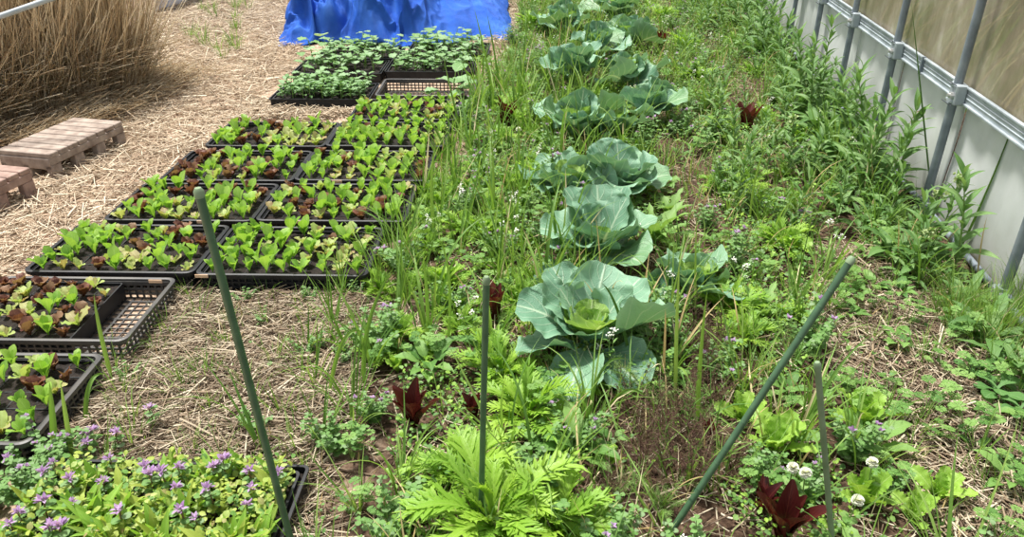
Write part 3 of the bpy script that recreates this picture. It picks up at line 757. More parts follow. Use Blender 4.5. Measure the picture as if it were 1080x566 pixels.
# ------------------------------------------------------------------ cabbages in the row
def cabbage_posed(L_, hn=7, hs=.26):
    parts = []
    for az, e0, e1, L, W, z0, tw, cup, ma in L_:
        mb = MB(); a = rad(az); e0 = rad(e0); e1 = rad(e1)
        leaf(mb, (math.cos(a)*.012, math.sin(a)*.012, z0), a, e0, e1, L, W, p_cab, ma, 30, 20, .10, .075, 2.3, cup=cup, twist=rad(tw), pw=1.0, r=R.random())
        d = Vector((math.cos(a), math.sin(a), 0)); k = math.cos(e0)
        tube(mb, [(0, 0, z0-.01), tuple(d*(L*.2*k+.012)+Vector((0, 0, z0+L*.2*math.sin(e0)-.004)))], [.008, .005], 'heart', 7, r=.8)
        parts.append(('leaf', mb.mesh('cabbage_leaf')))
    h = MB()
    for i in range(hn):
        a = i*2.4+.5; o = i/hn; L = hs*(.36+.22*o)
        leaf(h, (math.cos(a)*.01, math.sin(a)*.01, .08), a, rad(76-14*o), rad(70-60*o), L, L*1.02, p_cab, 'heart', 20, 14, .12, .07, 2.4, cup=.4, pw=1.0, r=R.random())
    parts.append(('heart', h.mesh('cabbage_heart'), [], 'small lime green heart leaves'))
    st = MB(); tube(st, [(0, 0, -.02), (0, 0, .03), (0, 0, .08)], [.016, .015, .012], 'stem', 8); parts.append(('stalk', st.mesh('cabbage_stalk')))
    return ('cabbage_plant', None, parts)
C_ = 'cabbage'
POSE0 = [(172, 48, 8, .26, .24, .06, -20, .25, C_), (205, 30, -15, .25, .2, .05, 30, .2, C_), (125, 60, 30, .27, .23, .06, 0, .2, C_), (70, 66, 36, .26, .22, .06, 20, .25, C_), (40, 50, 22, .27, .25, .06, -15, .15, C_),
         (-8, 38, 18, .29, .26, .05, -45, .45, C_), (-55, 20, -25, .24, .22, .04, 10, .2, C_), (-108, 22, -50, .34, .20, .06, 35, .1, C_), (-80, 60, 42, .17, .19, .07, 0, .4, 'heart'), (10, 66, 55, .18, .17, .07, 10, .4, C_), (150, 66, 50, .19, .19, .07, 0, .35, C_), (240, 55, 25, .19, .18, .06, 0, .3, C_)]
POSE1 = [(95, 74, 50, .28, .25, .06, 0, .2, C_), (60, 68, 34, .29, .24, .06, -35, .1, C_), (140, 66, 40, .30, .26, .06, 20, .2, C_), (185, 50, 10, .28, .25, .05, -15, .25, C_), (215, 45, 5, .26, .24, .05, 15, .2, C_),
         (-90, 62, 35, .25, .27, .06, 0, .3, C_), (-60, 40, 0, .27, .25, .05, 20, .2, C_), (10, 50, 15, .28, .24, .05, -20, .2, C_), (30, 74, 55, .24, .2, .07, 0, .3, C_), (-120, 50, 20, .24, .24, .05, 0, .3, C_), (160, 74, 60, .2, .2, .07, 0, .35, C_)]
CK = [cabbage_posed(POSE0), cabbage_posed(POSE1)]+[cabbage_kind(11, .26, upr=6), cabbage_kind(12, .27, upr=16), cabbage_kind(11, .26, upr=8), cabbage_kind(10, .24, upr=4)]
CB = [ # px, py of the heart (at z=.12), scale, proto, turn, label
 (622, 348, .88, 0, 0, 'largest cabbage plant, frontmost in the row, with a lime green heart'),
 (634, 255, .86, 1, 0, 'second cabbage in the row with tall upright pale-veined leaves'),
 (733, 288, .75, 5, 1, 'dark-leaved cabbage standing on the wall side of the two front cabbages'),
 (588, 292, .6, 4, 2, 'small cabbage tucked between the two front cabbages on the tray side'),
 (600, 190, .85, 4, 3, 'third cabbage in the row, low and dark on the tray side'),
 (655, 190, .8, 1, 1.2, 'cabbage beside the third one on its wall side'),
 (684, 112, .95, 3, 2.5, 'cabbage with broad rounded leaves leaning to the wall side'),
 (606, 130, 1.0, 2, 0, 'cabbage with spread leaves opposite the far red chicory'),
 (648, 128, .85, 5, 2, 'cabbage wedged in the middle of the row among four others'),
 (660, 78, 1.0, 4, 1.5, 'cabbage in the middle of the far part of the row'),
 (602, 78, .95, 1, 3.6, 'cabbage on the tray side of the far part of the row'),
 (630, 48, 1.0, 3, 4, 'cabbage third from the far end of the row'),
 (664, 38, 1.0, 2, 5, 'cabbage on the wall side near the far end of the row'),
 (648, 12, 1.15, 2, 2, 'grey-green cabbage second from the far end of the row'),
 (594, 26, 1.1, 3, 1, 'pale cabbage at the far end on the tray side'),
 (615, -14, 1.15, 4, 2, 'cabbage at the very far end of the row')]
cab_pos = []
for i, (px, py, s, k, tn, lab) in enumerate(CB):
    x, y = at(px, py, .12); cab_pos.append((x, y, .2*s*(1 if y < 3.2 else .8))); place(CK[k], (x, y, gz(x, y)), tn, s, lab, 'cabbage')

# ------------------------------------------------------------------ regions (world polygons read off the photo once)
BED = poly_at([(335, 640), (340, 520), (362, 440), (388, 390), (402, 310), (425, 250), (450, 190), (485, 110), (500, 70), (548, 38), (545, -60), (842, -60), (848, 40), (880, 110), (900, 200), (880, 280), (868, 380), (925, 470), (1010, 566), (1060, 640)])
CORE = poly_at([(400, 640), (420, 430), (440, 300), (480, 180), (505, 90), (550, 40), (545, -60), (842, -60), (850, 60), (860, 180), (865, 290), (850, 400), (880, 500), (900, 640)])
WALLS = poly_at([(842, -60), (848, 40), (890, 130), (905, 210), (905, 262), (960, 300), (1000, 345), (1080, 420), (1200, 480), (1120, 330), (1010, 250), (925, 165), (880, 60), (858, -60)])
GAP = poly_at([(868, 265), (905, 262), (960, 300), (1000, 345), (1080, 420), (1160, 640), (1030, 640), (925, 470), (868, 380)])
HAY = poly_at([(205, 305), (395, 312), (388, 390), (362, 440), (340, 520), (335, 640), (200, 640), (60, 520), (50, 460), (120, 370)])
SOIL = [poly_at([(600, 440), (700, 425), (790, 430), (770, 520), (700, 575), (560, 600), (600, 540), (650, 500)]), poly_at([(700, 350), (780, 345), (800, 400), (740, 430), (700, 400)]), poly_at([(690, 150), (740, 150), (760, 240), (730, 270), (690, 210)]), poly_at([(760, 90), (800, 90), (800, 130), (770, 130)])]
def bare(x, y): return any(inside(x, y, q) for q in SOIL)
BUSY = [(cx, cy) for _, cx, cy, *_ in CR]+[(q[0], q[1]) for q in SQ]+[(-.76, 1.14)]
def in_tray(x, y, mar=.0):
    return any(abs(x-a) < CW/2+mar and abs(y-b) < CD/2+mar for a, b in BUSY)
def near_cab(x, y, f=.55): return any((x-a)**2+(y-b)**2 < (r*f)**2 for a, b, r in cab_pos)
def spots(poly, N, mind, avoid=.55, ok=None, ymax=9.5):
    xs = [p[0] for p in poly]; ys = [p[1] for p in poly]; out = []; t = 0
    x0, x1, y0, y1 = min(xs), max(xs), max(.8, min(ys)), min(ymax, max(ys))
    while len(out) < N and t < N*60:
        t += 1; x = R.uniform(x0, x1); y = y0+(y1-y0)*R.random()**1.25
        if not inside(x, y, poly) or in_tray(x, y, .01) or near_cab(x, y, avoid): continue
        if x > wx(y)-.13: continue
        if ok and not ok(x, y): continue
        if any((x-a)**2+(y+.03-b)**2 < r*r for a, b, r in HAND): continue
        if bare(x, y) and R.random() < .6: continue
        if any((x-a)**2+(y-b)**2 < mind*mind for a, b in out): continue
        out.append((x, y))
    return out
def zone(x, y):
    if x > wx(y)-.42: return 'in the weeds along the white wall'
    cx = .24+(y-1.8)*.1
    if y > 4.6: return 'in the far part of the bed, beyond the fifth crate row'
    side = 'between the cabbages and the trays' if x < cx else 'on the wall side of the cabbages'
    if y < 1.75: side = 'in the near weeds on the tray side of the dark stake' if x < -.05 else 'in the near weeds in front of the cabbages'
    return side
def scatter(K, pts, sc, ds, cat, tilt=.12):
    for x, y in pts:
        z = zone(x, y); place(R.choice(K), (x, y, gz(x, y)), R.random()*6.28, R.uniform(*sc), ds+' '+z, cat, cat+' ('+ds+') '+z, (R.uniform(-tilt, tilt), R.uniform(-tilt, tilt)))

# hand placed plants ------------------------------------------------
MZ = [mizuna(20, .2) for _ in range(4)]
MZ1 = [mizuna(22, .2, W=.42, lob=7)]
for px, py, s, lab in [(520, 555, 1.1, 'large feathery yellow-green mizuna at the foot of the upright dark stake'), (590, 560, .85, 'feathery mizuna spreading over the soil beside the foot of the dark stake'),
    (492, 505, .8, 'mizuna of fine cut leaves growing on the tray side of the dark stake'), (555, 440, .85, 'mizuna with narrow cut leaves below the largest cabbage'), (530, 398, .75, 'mizuna between the dark stake and the largest cabbage'),
    (548, 322, .6, 'small mizuna at the tray side edge of the largest cabbage'), (590, 208, .7, 'mizuna pressed against the tray side of the second cabbage'), (568, 190, .75, 'bright mizuna between red chicory and the second cabbage'),
    (722, 52, 1.0, 'bright mizuna beside the far dark red chicory bud'), (735, 85, .8, 'mizuna on the wall side of the far cabbages'), (822, 262, .7, 'yellow-green mizuna behind the pale upright lettuce'),
    (768, 330, .7, 'mizuna on the wall side of the dark-leaved cabbage'), (470, 300, .6, 'mizuna near the corner of the crate with the bare front wall'), (560, 30, .9, 'mizuna at the far end beside the blue tarp'),
    (700, 20, .9, 'mizuna at the far end on the wall side of the cabbages'), (790, 200, .65, 'mizuna in the weeds below the twin brown chicory leaves'), (510, 250, .6, 'mizuna in the weeds halfway between the crates and the second cabbage'), (620, 410, .4, 'tiny mizuna under the largest cabbage')]:
    x, y = at(px, py, .03); place(R.choice(MZ), (x, y, gz(x, y)), R.random()*6, s, lab, 'mizuna')
CHK = [chicory(7), chicory(8, .16), chicory(6, .14)]
for px, py, s, lab in [(438, 455, .95, 'glossy dark red chicory on the tray side of the dark stake'), (522, 345, .95, 'tall dark red chicory just behind the upright dark stake'), (533, 140, 1.15, 'dark red chicory in the grass beside the inner crates'),
    (697, 54, 1.1, 'small wine red chicory bud in the far mizuna'), (785, 146, 1.35, 'brown red chicory pair of leaves near the wall side weeds'), (822, 575, 1.0, 'dark red chicory at the bottom beside the short stake'),
    (800, 545, .6, 'small purple red lettuce under the white flowers'), (500, 445, .5, 'small red chicory hidden behind the dark stake'), (745, 470, .5, 'small red lettuce in the bare soil between cabbage and the slanting stake')]:
    x, y = at(px, py, .0); place(R.choice(CHK), (x, y, gz(x, y)), R.random()*6, s, lab, 'chicory')
FL = [frilly(9), frilly(8), frilly(9, .14)]
for px, py, s, lab in [(812, 485, .85, 'frilly lime lettuce between the slanting stake and the short stake'), (905, 455, .85, 'frilly lime lettuce on the wall side of the short stake'), (985, 535, .6, 'small frilly lime lettuce in the hay at the lower corner'),
    (640, 500, .42, 'little frilly lettuce alone on dark soil beside the mizuna'), (905, 540, .6, 'frilly lettuce at the foot of the short stake'), (780, 450, .6, 'frilly lettuce half hidden behind the slanting stake'),
    (420, 395, .4, 'little frilly lettuce beside the hay edge'), (960, 555, .5, 'small frilly lettuce at the bottom among palmate weeds')]:
    x, y = at(px, py, .0); place(R.choice(FL), (x, y, gz(x, y)), R.random()*6, s, lab, 'lettuce')
x, y = at(830, 275); place(frilly(9, .13, 'lime', 'upright_lettuce'), (x, y, gz(x, y)), .4, .8, 'pale upright lettuce with broad smooth leaves near the slanting stake tip', 'lettuce')
ST = sowthistle(); ST2 = sowthistle()
for px, py, s, K, lab in [(688, 262, 1.0, ST, 'pale wild lettuce with pointed leaves on the wall side of the second cabbage'), (705, 235, .7, ST2, 'wild lettuce with toothed leaves behind the pointed-leaved one'), (800, 345, .7, ST2, 'wild lettuce beside the slanting stake'), (380, 265, .6, ST, 'wild lettuce leaning over the corner of the inner crate')]:
    x, y = at(px, py, 0); place(K, (x, y, gz(x, y)), R.random()*6, s, lab, 'wild lettuce')
BF = [fern_weed() for _ in range(3)]; GF = [fern_weed('stem', 12, .15, 'green_fennel') for _ in range(2)]
for i, (px, py, s) in enumerate([(700, 505, 1.0), (680, 470, .9), (735, 400, .9), (760, 375, .8), (715, 440, .8), (770, 500, .8), (690, 200, .9), (710, 180, .8), (640, 540, .7), (720, 480, 1.1), (745, 430, 1.0), (700, 460, 1.1), (675, 510, 1.0), (730, 520, 1.0), (725, 375, 1.1), (745, 385, 1.0), (665, 440, .8)]):
    x, y = at(px, py, 0); z = 'on dark soil below the largest cabbage' if py > 360 else 'on soil beside the second cabbage'
    place(R.choice(BF), (x, y, gz(x, y)), R.random()*6, s, 'bronze-purple feathery fennel '+z, 'fennel', 'bronze fennel '+z)
for i, (px, py, s) in enumerate([(655, 415, .8), (690, 430, .9), (735, 455, .8), (830, 385, .8), (650, 530, .7), (700, 545, .7)]):
    x, y = at(px, py, 0); place(R.choice(GF), (x, y, gz(x, y)), R.random()*6, s, 'thin green feathery weed on soil around the slanting stake', 'fennel', 'thin green feathery weeds')
CF = clover_flower()
for px, py, lab in [(820, 535, 'white round flower on a stalk, nearer the slanting stake'), (836, 540, 'white round flower on a stalk, nearer the short stake'), (912, 535, 'white flower stalk at the wall side of the short stake'), (545, 165, 'white flower stalk beside the far red chicory'), (884, 575, 'white flower stalk at the foot of the short stake')]:
    x, y = at(px, py, 0); place(CF, (x, y, gz(x, y)), R.random()*6, 1.15, lab, 'flower')
RO = rosette()
for px, py, s, lab in [(1045, 425, 1.0, 'round-leaved rosette weed below the fine grass clump'), (1022, 400, .7, 'small round-leaved rosette weed behind the larger one'), (1070, 445, .8, 'round-leaved rosette weed at the frame edge in the hay'), (1055, 500, .5, 'tiny clover-like rosette in the lower corner')]:
    x, y = at(px, py, 0); place(RO, (x, y, gz(x, y)), R.random()*6, s, lab, 'weed')
FG = grass_tuft(260, .12, .26, .0024, .08, droop=(10, 70), name='fine_grass_clump')
for px, py, s, lab in [(1045, 350, 1.0, 'dense fine grass clump at the wall foot'), (1005, 345, .8, 'fine grass clump reaching over the hay gap'), (1085, 330, 1.0, 'fine grass clump tucked under the frontmost wall post'), (840, 120, .8, 'fine grass clump before the far wall posts')]:
    x, y = at(px, py, 0); place(FG, (x, y, gz(x, y)), R.random()*6, s, lab, 'grass')
AS = [aster(.36, 22), aster(.3, 18), aster(.42, 26)]; AB = [aster(.3, 20, True), aster(.26, 18, True)]
for px, py, s, K, lab in [(1005, 290, .95, AS[0], 'tall narrow-leaved weed standing clear against the white board'), (912, 175, .95, AS[2], 'tall narrow-leaved weed in front of the second post'), (862, 110, 1.0, AS[2], 'tall narrow-leaved weed before the far white boards'),
    (888, 150, .8, AS[1], 'narrow-leaved weed beside the second post foot'), (965, 285, .8, AS[1], 'narrow-leaved weed leaning over the hay gap'), (935, 240, .7, AS[1], 'drooping narrow-leaved weed below the second post foot'),
    (985, 262, .85, AB[0], 'budding weed with fuzzy whitish tops at the wall foot'), (960, 262, .8, AB[1], 'budding weed with fuzzy top beside the bottom pipe'), (950, 300, .7, AB[1], 'small budding weed over the hay gap'), (830, 190, .8, AB[0], 'budding weed among the mizuna near the wall side')]:
    x, y = at(px, py, 0); place(K, (min(x, wx(y)-.06), y, 0), R.random()*6, s*1.1, lab, 'weed', None, (R.uniform(-.15, .15), R.uniform(-.15, .1)))

# scattered plants --------------------------------------------------
HAND = [(q.location.x, q.location.y, .085 if q.get('category') in ('mizuna', 'chicory', 'lettuce', 'wild lettuce') else .03) for q in bpy.data.objects if q.get('category') in ('mizuna', 'chicory', 'lettuce', 'wild lettuce', 'flower', 'fennel')]
GT = [grass_tuft(R.randint(9, 16), .12, .34, .0075) for _ in range(8)]
TG = [grass_tuft(R.randint(6, 10), .2, .42, .0115, .02, droop=(0, 70), name='tall_grass_tuft') for _ in range(6)]
GS_ = [grass_tuft(R.randint(14, 24), .07, .2, .0045, .04, name='short_grass_tuft') for _ in range(6)]
HB = [henbit(True) for _ in range(5)]; HL = [henbit(False, 8, .1) for _ in range(5)]
BW = [broad() for _ in range(4)]+[broad(7, .09, 'weed', .7)]; BL = [broad(8, .11, 'aster', .3, 60, 'narrowleaf_weed') for _ in range(3)]
CW_ = [cranesbill() for _ in range(4)]; CS = [cress() for _ in range(3)]
scatter(GT, spots(BED, 240, .07), (.6, 1.15), 'arching green grass tuft', 'grass')
scatter(TG, spots(BED, 70, .12, ok=lambda x, y: zone(x, y).startswith('between')), (.7, 1.1), 'tall broad-bladed grass tuft', 'grass')
scatter(TG, spots(BED, 45, .15, ok=lambda x, y: zone(x, y).startswith('on the wall') or y > 4.6), (.6, 1.0), 'tall broad-bladed grass tuft', 'grass')
scatter(GT, spots(WALLS, 45, .07), (.6, 1.0), 'arching green grass tuft', 'grass')
scatter(GS_, spots(BED, 180, .06), (.7, 1.2), 'short thin grass tuft', 'grass')
scatter(GS_, spots(WALLS, 50, .05), (.7, 1.2), 'short thin grass tuft', 'grass')
scatter(HB, spots(BED, 110, .08), (.8, 1.3), 'pale purple flowering henbit', 'weed')
scatter(HL, spots(BED, 150, .07, ok=lambda x, y: not bare(x, y)), (.7, 1.2), 'small round-leaved henbit', 'weed')
scatter(BW, spots(BED, 150, .09), (.4, .95), 'broad-leaved green weed', 'weed')
scatter(BW, spots(WALLS, 30, .08), (.5, 1.0), 'broad-leaved green weed', 'weed')
scatter(BL, spots(WALLS, 60, .07), (.7, 1.3), 'narrow-leaved drooping weed', 'weed')
scatter(AS, spots(WALLS, 75, .08, ok=lambda x, y: y > 2.9), (.5, .95), 'upright leafy aster weed', 'weed')
scatter(AS, spots(BED, 75, .1, ok=lambda x, y: y > 2.6 and x > .25+y*.17), (.45, .85), 'upright leafy aster weed', 'weed')
scatter(CW_, spots(BED, 110, .08, ok=lambda x, y: y < 4.5 and not bare(x, y)), (.6, 1.0), 'palmate-leaved cranesbill weed', 'weed')
scatter(CS, spots(BED, 60, .1), (.7, 1.1), 'thin white-flowered cress', 'weed')
scatter(MZ, spots(BED, 80, .13, .8, ok=lambda x, y: y > 1.7), (.3, .65), 'self-sown feathery mizuna', 'mizuna')
scatter(MZ, spots(BED, 45, .11, .8, ok=lambda x, y: zone(x, y).startswith('between')), (.35, .65), 'self-sown feathery mizuna', 'mizuna')
scatter(TG, spots(WALLS, 26, .1, ok=lambda x, y: y > 2.8), (.6, 1.0), 'tall broad-bladed grass tuft', 'grass')
scatter(AS, spots(WALLS, 34, .1, ok=lambda x, y: y > 4.6), (1.0, 1.45), 'very tall leafy aster weed', 'weed')
NEARW = [(wx(2.9)-.3, 2.9), (wx(2.9), 2.9), (wx(9), 9), (wx(9)-.6, 9)]
scatter(AS, spots(NEARW, 70, .07, ok=lambda x, y: x > wx(y)-.24), (.65, 1.15), 'upright leafy aster weed', 'weed', .2)
scatter(BL, spots(NEARW, 55, .06, ok=lambda x, y: x > wx(y)-.3), (1.2, 1.9), 'large narrow-leaved drooping weed', 'weed')
scatter(TG, spots(NEARW, 24, .08, ok=lambda x, y: x > wx(y)-.3), (.6, 1.0), 'tall broad-bladed grass tuft', 'grass')
def scat2(K, pts, sc, ds, cat, z):
    for x, y in pts: place(R.choice(K), (x, y, gz(x, y)), R.random()*6.28, R.uniform(*sc), ds+' '+z, cat, cat+' ('+ds+') '+z, (R.uniform(-.2, .2), R.uniform(-.2, .2)))
scat2(GS_, spots(HAY, 34, .07), (.5, .9), 'short thin grass tuft', 'grass', 'growing through the hay beside the crates')
scat2(HL, spots(HAY, 9, .07), (.4, .7), 'small round-leaved henbit', 'weed', 'growing through the hay beside the crates')
scat2(GS_, spots(GAP, 26, .07), (.5, .9), 'short thin grass tuft', 'grass', 'in the bare hay gap before the white wall')
scat2(CW_, spots(GAP, 22, .07), (.6, 1.0), 'palmate-leaved cranesbill weed', 'weed', 'in the bare hay gap before the white wall')
scat2(BW, spots(GAP, 12, .08), (.4, .8), 'broad-leaved green weed', 'weed', 'in the bare hay gap before the white wall')
FARP = poly_at([(200, 50), (250, 70), (262, 10), (300, -40), (215, -40)])
scat2(TG, spots(HAY, 9, .1, ok=lambda x, y: x > -.62), (.5, .8), 'tall broad-bladed grass tuft', 'grass', 'growing through the hay beside the crates')
scat2(GS_, spots(FARP, 22, .1), (.8, 1.3), 'short thin grass tuft', 'grass', 'on the soil beyond the straw sheaves')
# edge of inner crates: grass leaning over
EDGE = poly_at([(392, 312), (420, 312), (500, 100), (480, 95), (420, 235)])
scat2(GT, spots(EDGE, 22, .06), (.6, .9), 'arching green grass tuft', 'grass', 'leaning on the edge of the inner crates')

# long single blades ------------------------------------------------
def blade(px, py, L, W, az, e0, e1, mat, lab, z=0, name='long_grass_blade', tw=.4, n=20):
    x, y = at(px, py, z); mb = MB(); leaf(mb, (0, 0, 0), az, e0, e1, L, W, p_blade, mat, n, 4, .35, twist=tw, pw=1.6)
    o = link(name, mb.mesh(name), None, (x, y, z)); tag(o, lab, 'grass blade'); return o
def blade2(pts, W, mat, lab, n=18):
    """pts: (px, py, dY): root on the ground first, then points of the blade dY further away"""
    bx_, by_ = at(pts[0][0], pts[0][1]); K = [Vector((bx_, by_, -.005))]+[Vector(at_depth(p[0], p[1], by_+p[2])) for p in pts[1:]]
    if len(K) == 2: K.insert(1, (K[0]+K[1])/2+Vector((0, 0, .03)))
    o3 = K[0].copy(); C3 = 2*K[1]-(K[0]+K[2])/2; V = []; Lv = []; rr = R.random()
    vw = (Vector((0, 0, CAM_H))-K[1]).normalized()
    for i in range(n+1):
        t = i/n; p = K[0]*(1-t)**2+C3*2*t*(1-t)+K[2]*t*t; d = (C3-K[0])*(1-t)+(K[2]-C3)*t; d.normalize()
        sd = d.cross(Vector((.25, -.8, .5))).normalized(); nn = sd.cross(d); w = W/2*float(p_blade(np.array(t)))
        for u in (-1, -.5, 0, .5, 1):
            q = p-o3+sd*u*w+nn*abs(u)*w*.45; V.append(tuple(q)); Lv.append((u, t, rr))
    mb = MB(); mb.add(V, grid_faces(n, 4), mat, Lv); o = link('long_grass_blade', mb.mesh('long_grass_blade'), None, o3); tag(o, lab, 'grass blade')
blade2([(983, 215, 0), (972, 110, -.02), (961, 2, -.05)], .011, 'reed', 'long dark reed blade rising over the rail between two posts')
blade2([(1012, 262, 0), (1045, 190, -.03), (1071, 122, -.06)], .016, 'reed', 'thick reed blade leaning outward across the white board')
blade2([(119, 402, 0), (106, 350, .0), (99, 310, .02)], .012, 'grass', 'upright grass blade in front of the crate with the bare lattice')
blade2([(58, 482, 0), (56, 440, .0), (52, 402, .0)], .017, 'grass', 'broad pale grass blade at the corner of the front crate')
blade2([(78, 490, 0), (70, 440, .0), (64, 404, .0)], .012, 'grass', 'narrow upright blade beside the broad pale one')
blade2([(90, 450, 0), (95, 405, .03), (112, 395, .08)], .012, 'grass', 'bent grass blade at the corner of the front crate')
blade2([(385, 410, 0), (388, 345, .0), (416, 280, .02)], .013, 'grass', 'long curved grass blade at the hay edge below the crates')
blade2([(346, 420, 0), (362, 360, .0), (385, 352, .05)], .011, 'grass', 'shorter curved blade rooted in the hay below the inner crate')
blade2([(735, 455, 0), (738, 380, .0), (746, 305, .0)], .013, 'grass', 'long upright blade between the largest cabbage and slanting stake')
blade2([(712, 430, 0), (713, 350, .0), (717, 268, .0)], .012, 'grass', 'thin tall blade beside the upright one near the cabbage')
blade2([(734, 345, 0), (733, 290, .0), (735, 225, .0)], .009, 'grass', 'tall blade before the dark-leaved cabbage')
blade2([(618, 470, 0), (632, 395, .0), (664, 380, .05)], .009, 'grass', 'arching blade across the lower cabbage leaves')
blade2([(630, 450, 0), (660, 412, .0), (690, 430, .0)], .010, 'grass', 'blade curling below the largest cabbage')
blade2([(700, 385, 0), (740, 364, .05), (794, 362, .08)], .010, 'grass', 'pale blade lying out toward the slanting stake')
blade2([(735, 322, 0), (775, 296, .05), (826, 276, .15)], .009, 'grass', 'blade stretched from the cabbage toward the pale upright lettuce')
blade2([(668, 395, 0), (652, 330, .0), (634, 298, .0)], .010, 'reed', 'dark blade crossing the largest cabbage')
blade2([(560, 300, 0), (550, 260, .0), (556, 210, .0)], .010, 'grass', 'upright blade on the tray side of the second cabbage')
blade2([(452, 370, 0), (450, 310, .0), (446, 270, .0)], .012, 'grass', 'tall blade between the inner crate corner and the red chicory')
blade2([(470, 380, 0), (474, 300, .0), (462, 250, .0)], .009, 'grass', 'second tall blade beyond the inner crate corner')
blade2([(524, 120, 0), (512, 60, .0), (500, 8, -.0)], .013, 'grass', 'tall blade before the tarp edge on the bed corner')
blade2([(530, 118, 0), (522, 60, .0), (513, 12, .0)], .012, 'grass', 'second tall blade before the tarp edge')
blade2([(480, 190, 0), (455, 130, .0), (425, 118, .0)], .010, 'grass', 'pale blade arching over the fourth inner crate')
blade2([(460, 260, 0), (455, 200, .0), (460, 150, .0)], .014, 'grass', 'broad blade rising at the edge of the third inner crate')
blade2([(790, 240, 0), (796, 190, .0), (810, 150, .0)], .011, 'grass', 'upright blade behind the pale upright lettuce')
blade2([(930, 470, 0), (905, 500, .0), (925, 566, -.0)], .006, 'dry', 'dry stalk fallen below the frilly lettuce')
blade2([(1120, 300, 0), (1020, 330, -.1), (1034, 374, -.15)], .010, 'dry', 'dry cream blade looping down beside the wall')
blade2([(830, 345, 0), (880, 350, .0), (884, 400, .0)], .007, 'dry', 'dry curved stalk beside the slanting stake')
blade2([(978, 190, 0), (970, 118, .0), (948, 168, .0)], .006, 'dry', 'thin dry curl of grass beside the wall post')
blade2([(1030, 300, 0), (1034, 260, .0), (1041, 228, .0)], .009, 'dry', 'short tan dry blade before the frontmost wall post')
blade2([(975, 470, 0), (1010, 468, .02), (1085, 460, .05)], .008, 'dry', 'straight bleached stalk lying over the hay gap')

# ------------------------------------------------------------------ low ground cover and litter (uncountable)
def field(poly, N, ymax=9.5, avoid=0., trays=True, y0=.7, pw=1.25):
    xs = [p[0] for p in poly]; ys = [p[1] for p in poly]; out = []
    lo = max(y0, min(ys)); hi = min(ymax, max(ys)); t = 0
    while len(out) < N and t < N*12:
        t += 1; x = R.uniform(min(xs), max(xs)); y = lo+(hi-lo)*R.random()**pw
        if not inside(x, y, poly): continue
        if trays and in_tray(x, y, .0): continue
        if x > wx(y)-.08: continue
        out.append((x, y))
    return out
def cover(name, poly, N, mats, smin, smax, hmax, thr=-.15, bump=3.0):
    mb = MB(); P = [p for p in field(poly, N) if noise.noise(Vector((p[0]*bump, p[1]*bump, 2)))+.3*noise.noise(Vector((p[0]*11, p[1]*11, 4))) > thr and (not bare(*p) or R.random() < .12)]
    pos = np.array([(x, y, gz(x, y)+hmax*max(0, R.random())**1.5*(0.5+.8*abs(noise.noise(Vector((x*4, y*4, 9)))*1.6))) for x, y in P]); n = len(pos)
    sel = NR.integers(0, len(mats), n)
    for k, mt in enumerate(mats):
        q = sel == k; c = int(q.sum()); s = NR.uniform(smin, smax, c)
        bulk(mb, LF_T, LF_F, mt, pos[q], NR.uniform(0, 6.28, c), np.stack([s, s*NR.uniform(.5, 1.1, c), s], 1), NR.uniform(-.3, 1.0, c), NR.uniform(-.4, .4, c), LF_L)
    o = link(name, mb.mesh(name)); o['kind'] = 'stuff'; return o
tag(cover('chickweed_undergrowth', CORE, 85000, ['weed', 'henbit', 'weed', 'lettuce', 'mizuna'], .007, .018, .09, -.08), 'low mat of small round green leaves covering the bed', 'undergrowth')
tag(cover('sparse_undergrowth', BED, 12000, ['weed', 'henbit', 'darkweed'], .007, .016, .05, -.05), 'sparse small leaves at the edges of the bed', 'undergrowth')
tag(cover('wall_undergrowth', WALLS, 14000, ['weed', 'aster', 'darkweed'], .008, .02, .09, -.2), 'small leaves filling the foot of the white wall', 'undergrowth')
tag(cover('hay_undergrowth', HAY, 1500, ['weed', 'henbit'], .008, .018, .03, .05), 'few small leaves sprouting through the hay', 'undergrowth')
tag(cover('gap_undergrowth', GAP, 2200, ['weed', 'darkweed'], .008, .02, .03, .0), 'few small leaves sprouting in the hay gap', 'undergrowth')
BL_T = [(-.5, 0, 0), (.5, 0, 0), (-.45, .12, .35), (.45, .12, .35), (-.35, .4, .7), (.35, .4, .7), (0, .85, .92)]
BL_F = [(0, 1, 3), (0, 3, 2), (2, 3, 5), (2, 5, 4), (4, 5, 6)]
BL_L = [(-1, 0), (1, 0), (-1, .35), (1, .35), (-1, .7), (1, .7), (0, 1)]
def blades(name, lab, specs):
    mb = MB()
    for poly, N, mats, lo, hi, wlo, whi in specs:
        P = [p for p in field(poly, N) if not near_cab(p[0], p[1], .3) and noise.noise(Vector((p[0]*2.2, p[1]*2.2, 12))) > -.25]
        pos = np.array([(x, y, gz(x, y)-.004) for x, y in P]); sel = NR.integers(0, len(mats), len(pos))
        for k, mt in enumerate(mats):
            q = sel == k; c = int(q.sum()); L = NR.uniform(lo, hi, c)*NR.uniform(.5, 1, c)
            bulk(mb, BL_T, BL_F, mt, pos[q], NR.uniform(0, 6.28, c), np.stack([NR.uniform(wlo, whi, c), L*NR.uniform(.2, 1, c), L], 1), NR.normal(0, .2, c), NR.normal(0, .3, c), BL_L)
    o = link(name, mb.mesh(name)); tag(o, lab, 'grass', None, 'stuff')
blades('bed_grass', 'thin loose grass blades growing all through the bed', [(CORE, 15000, ['grass', 'grass', 'grass', 'weed', 'dry'], .05, .2, .002, .006), (BED, 3000, ['grass', 'dry'], .04, .12, .0015, .004)])
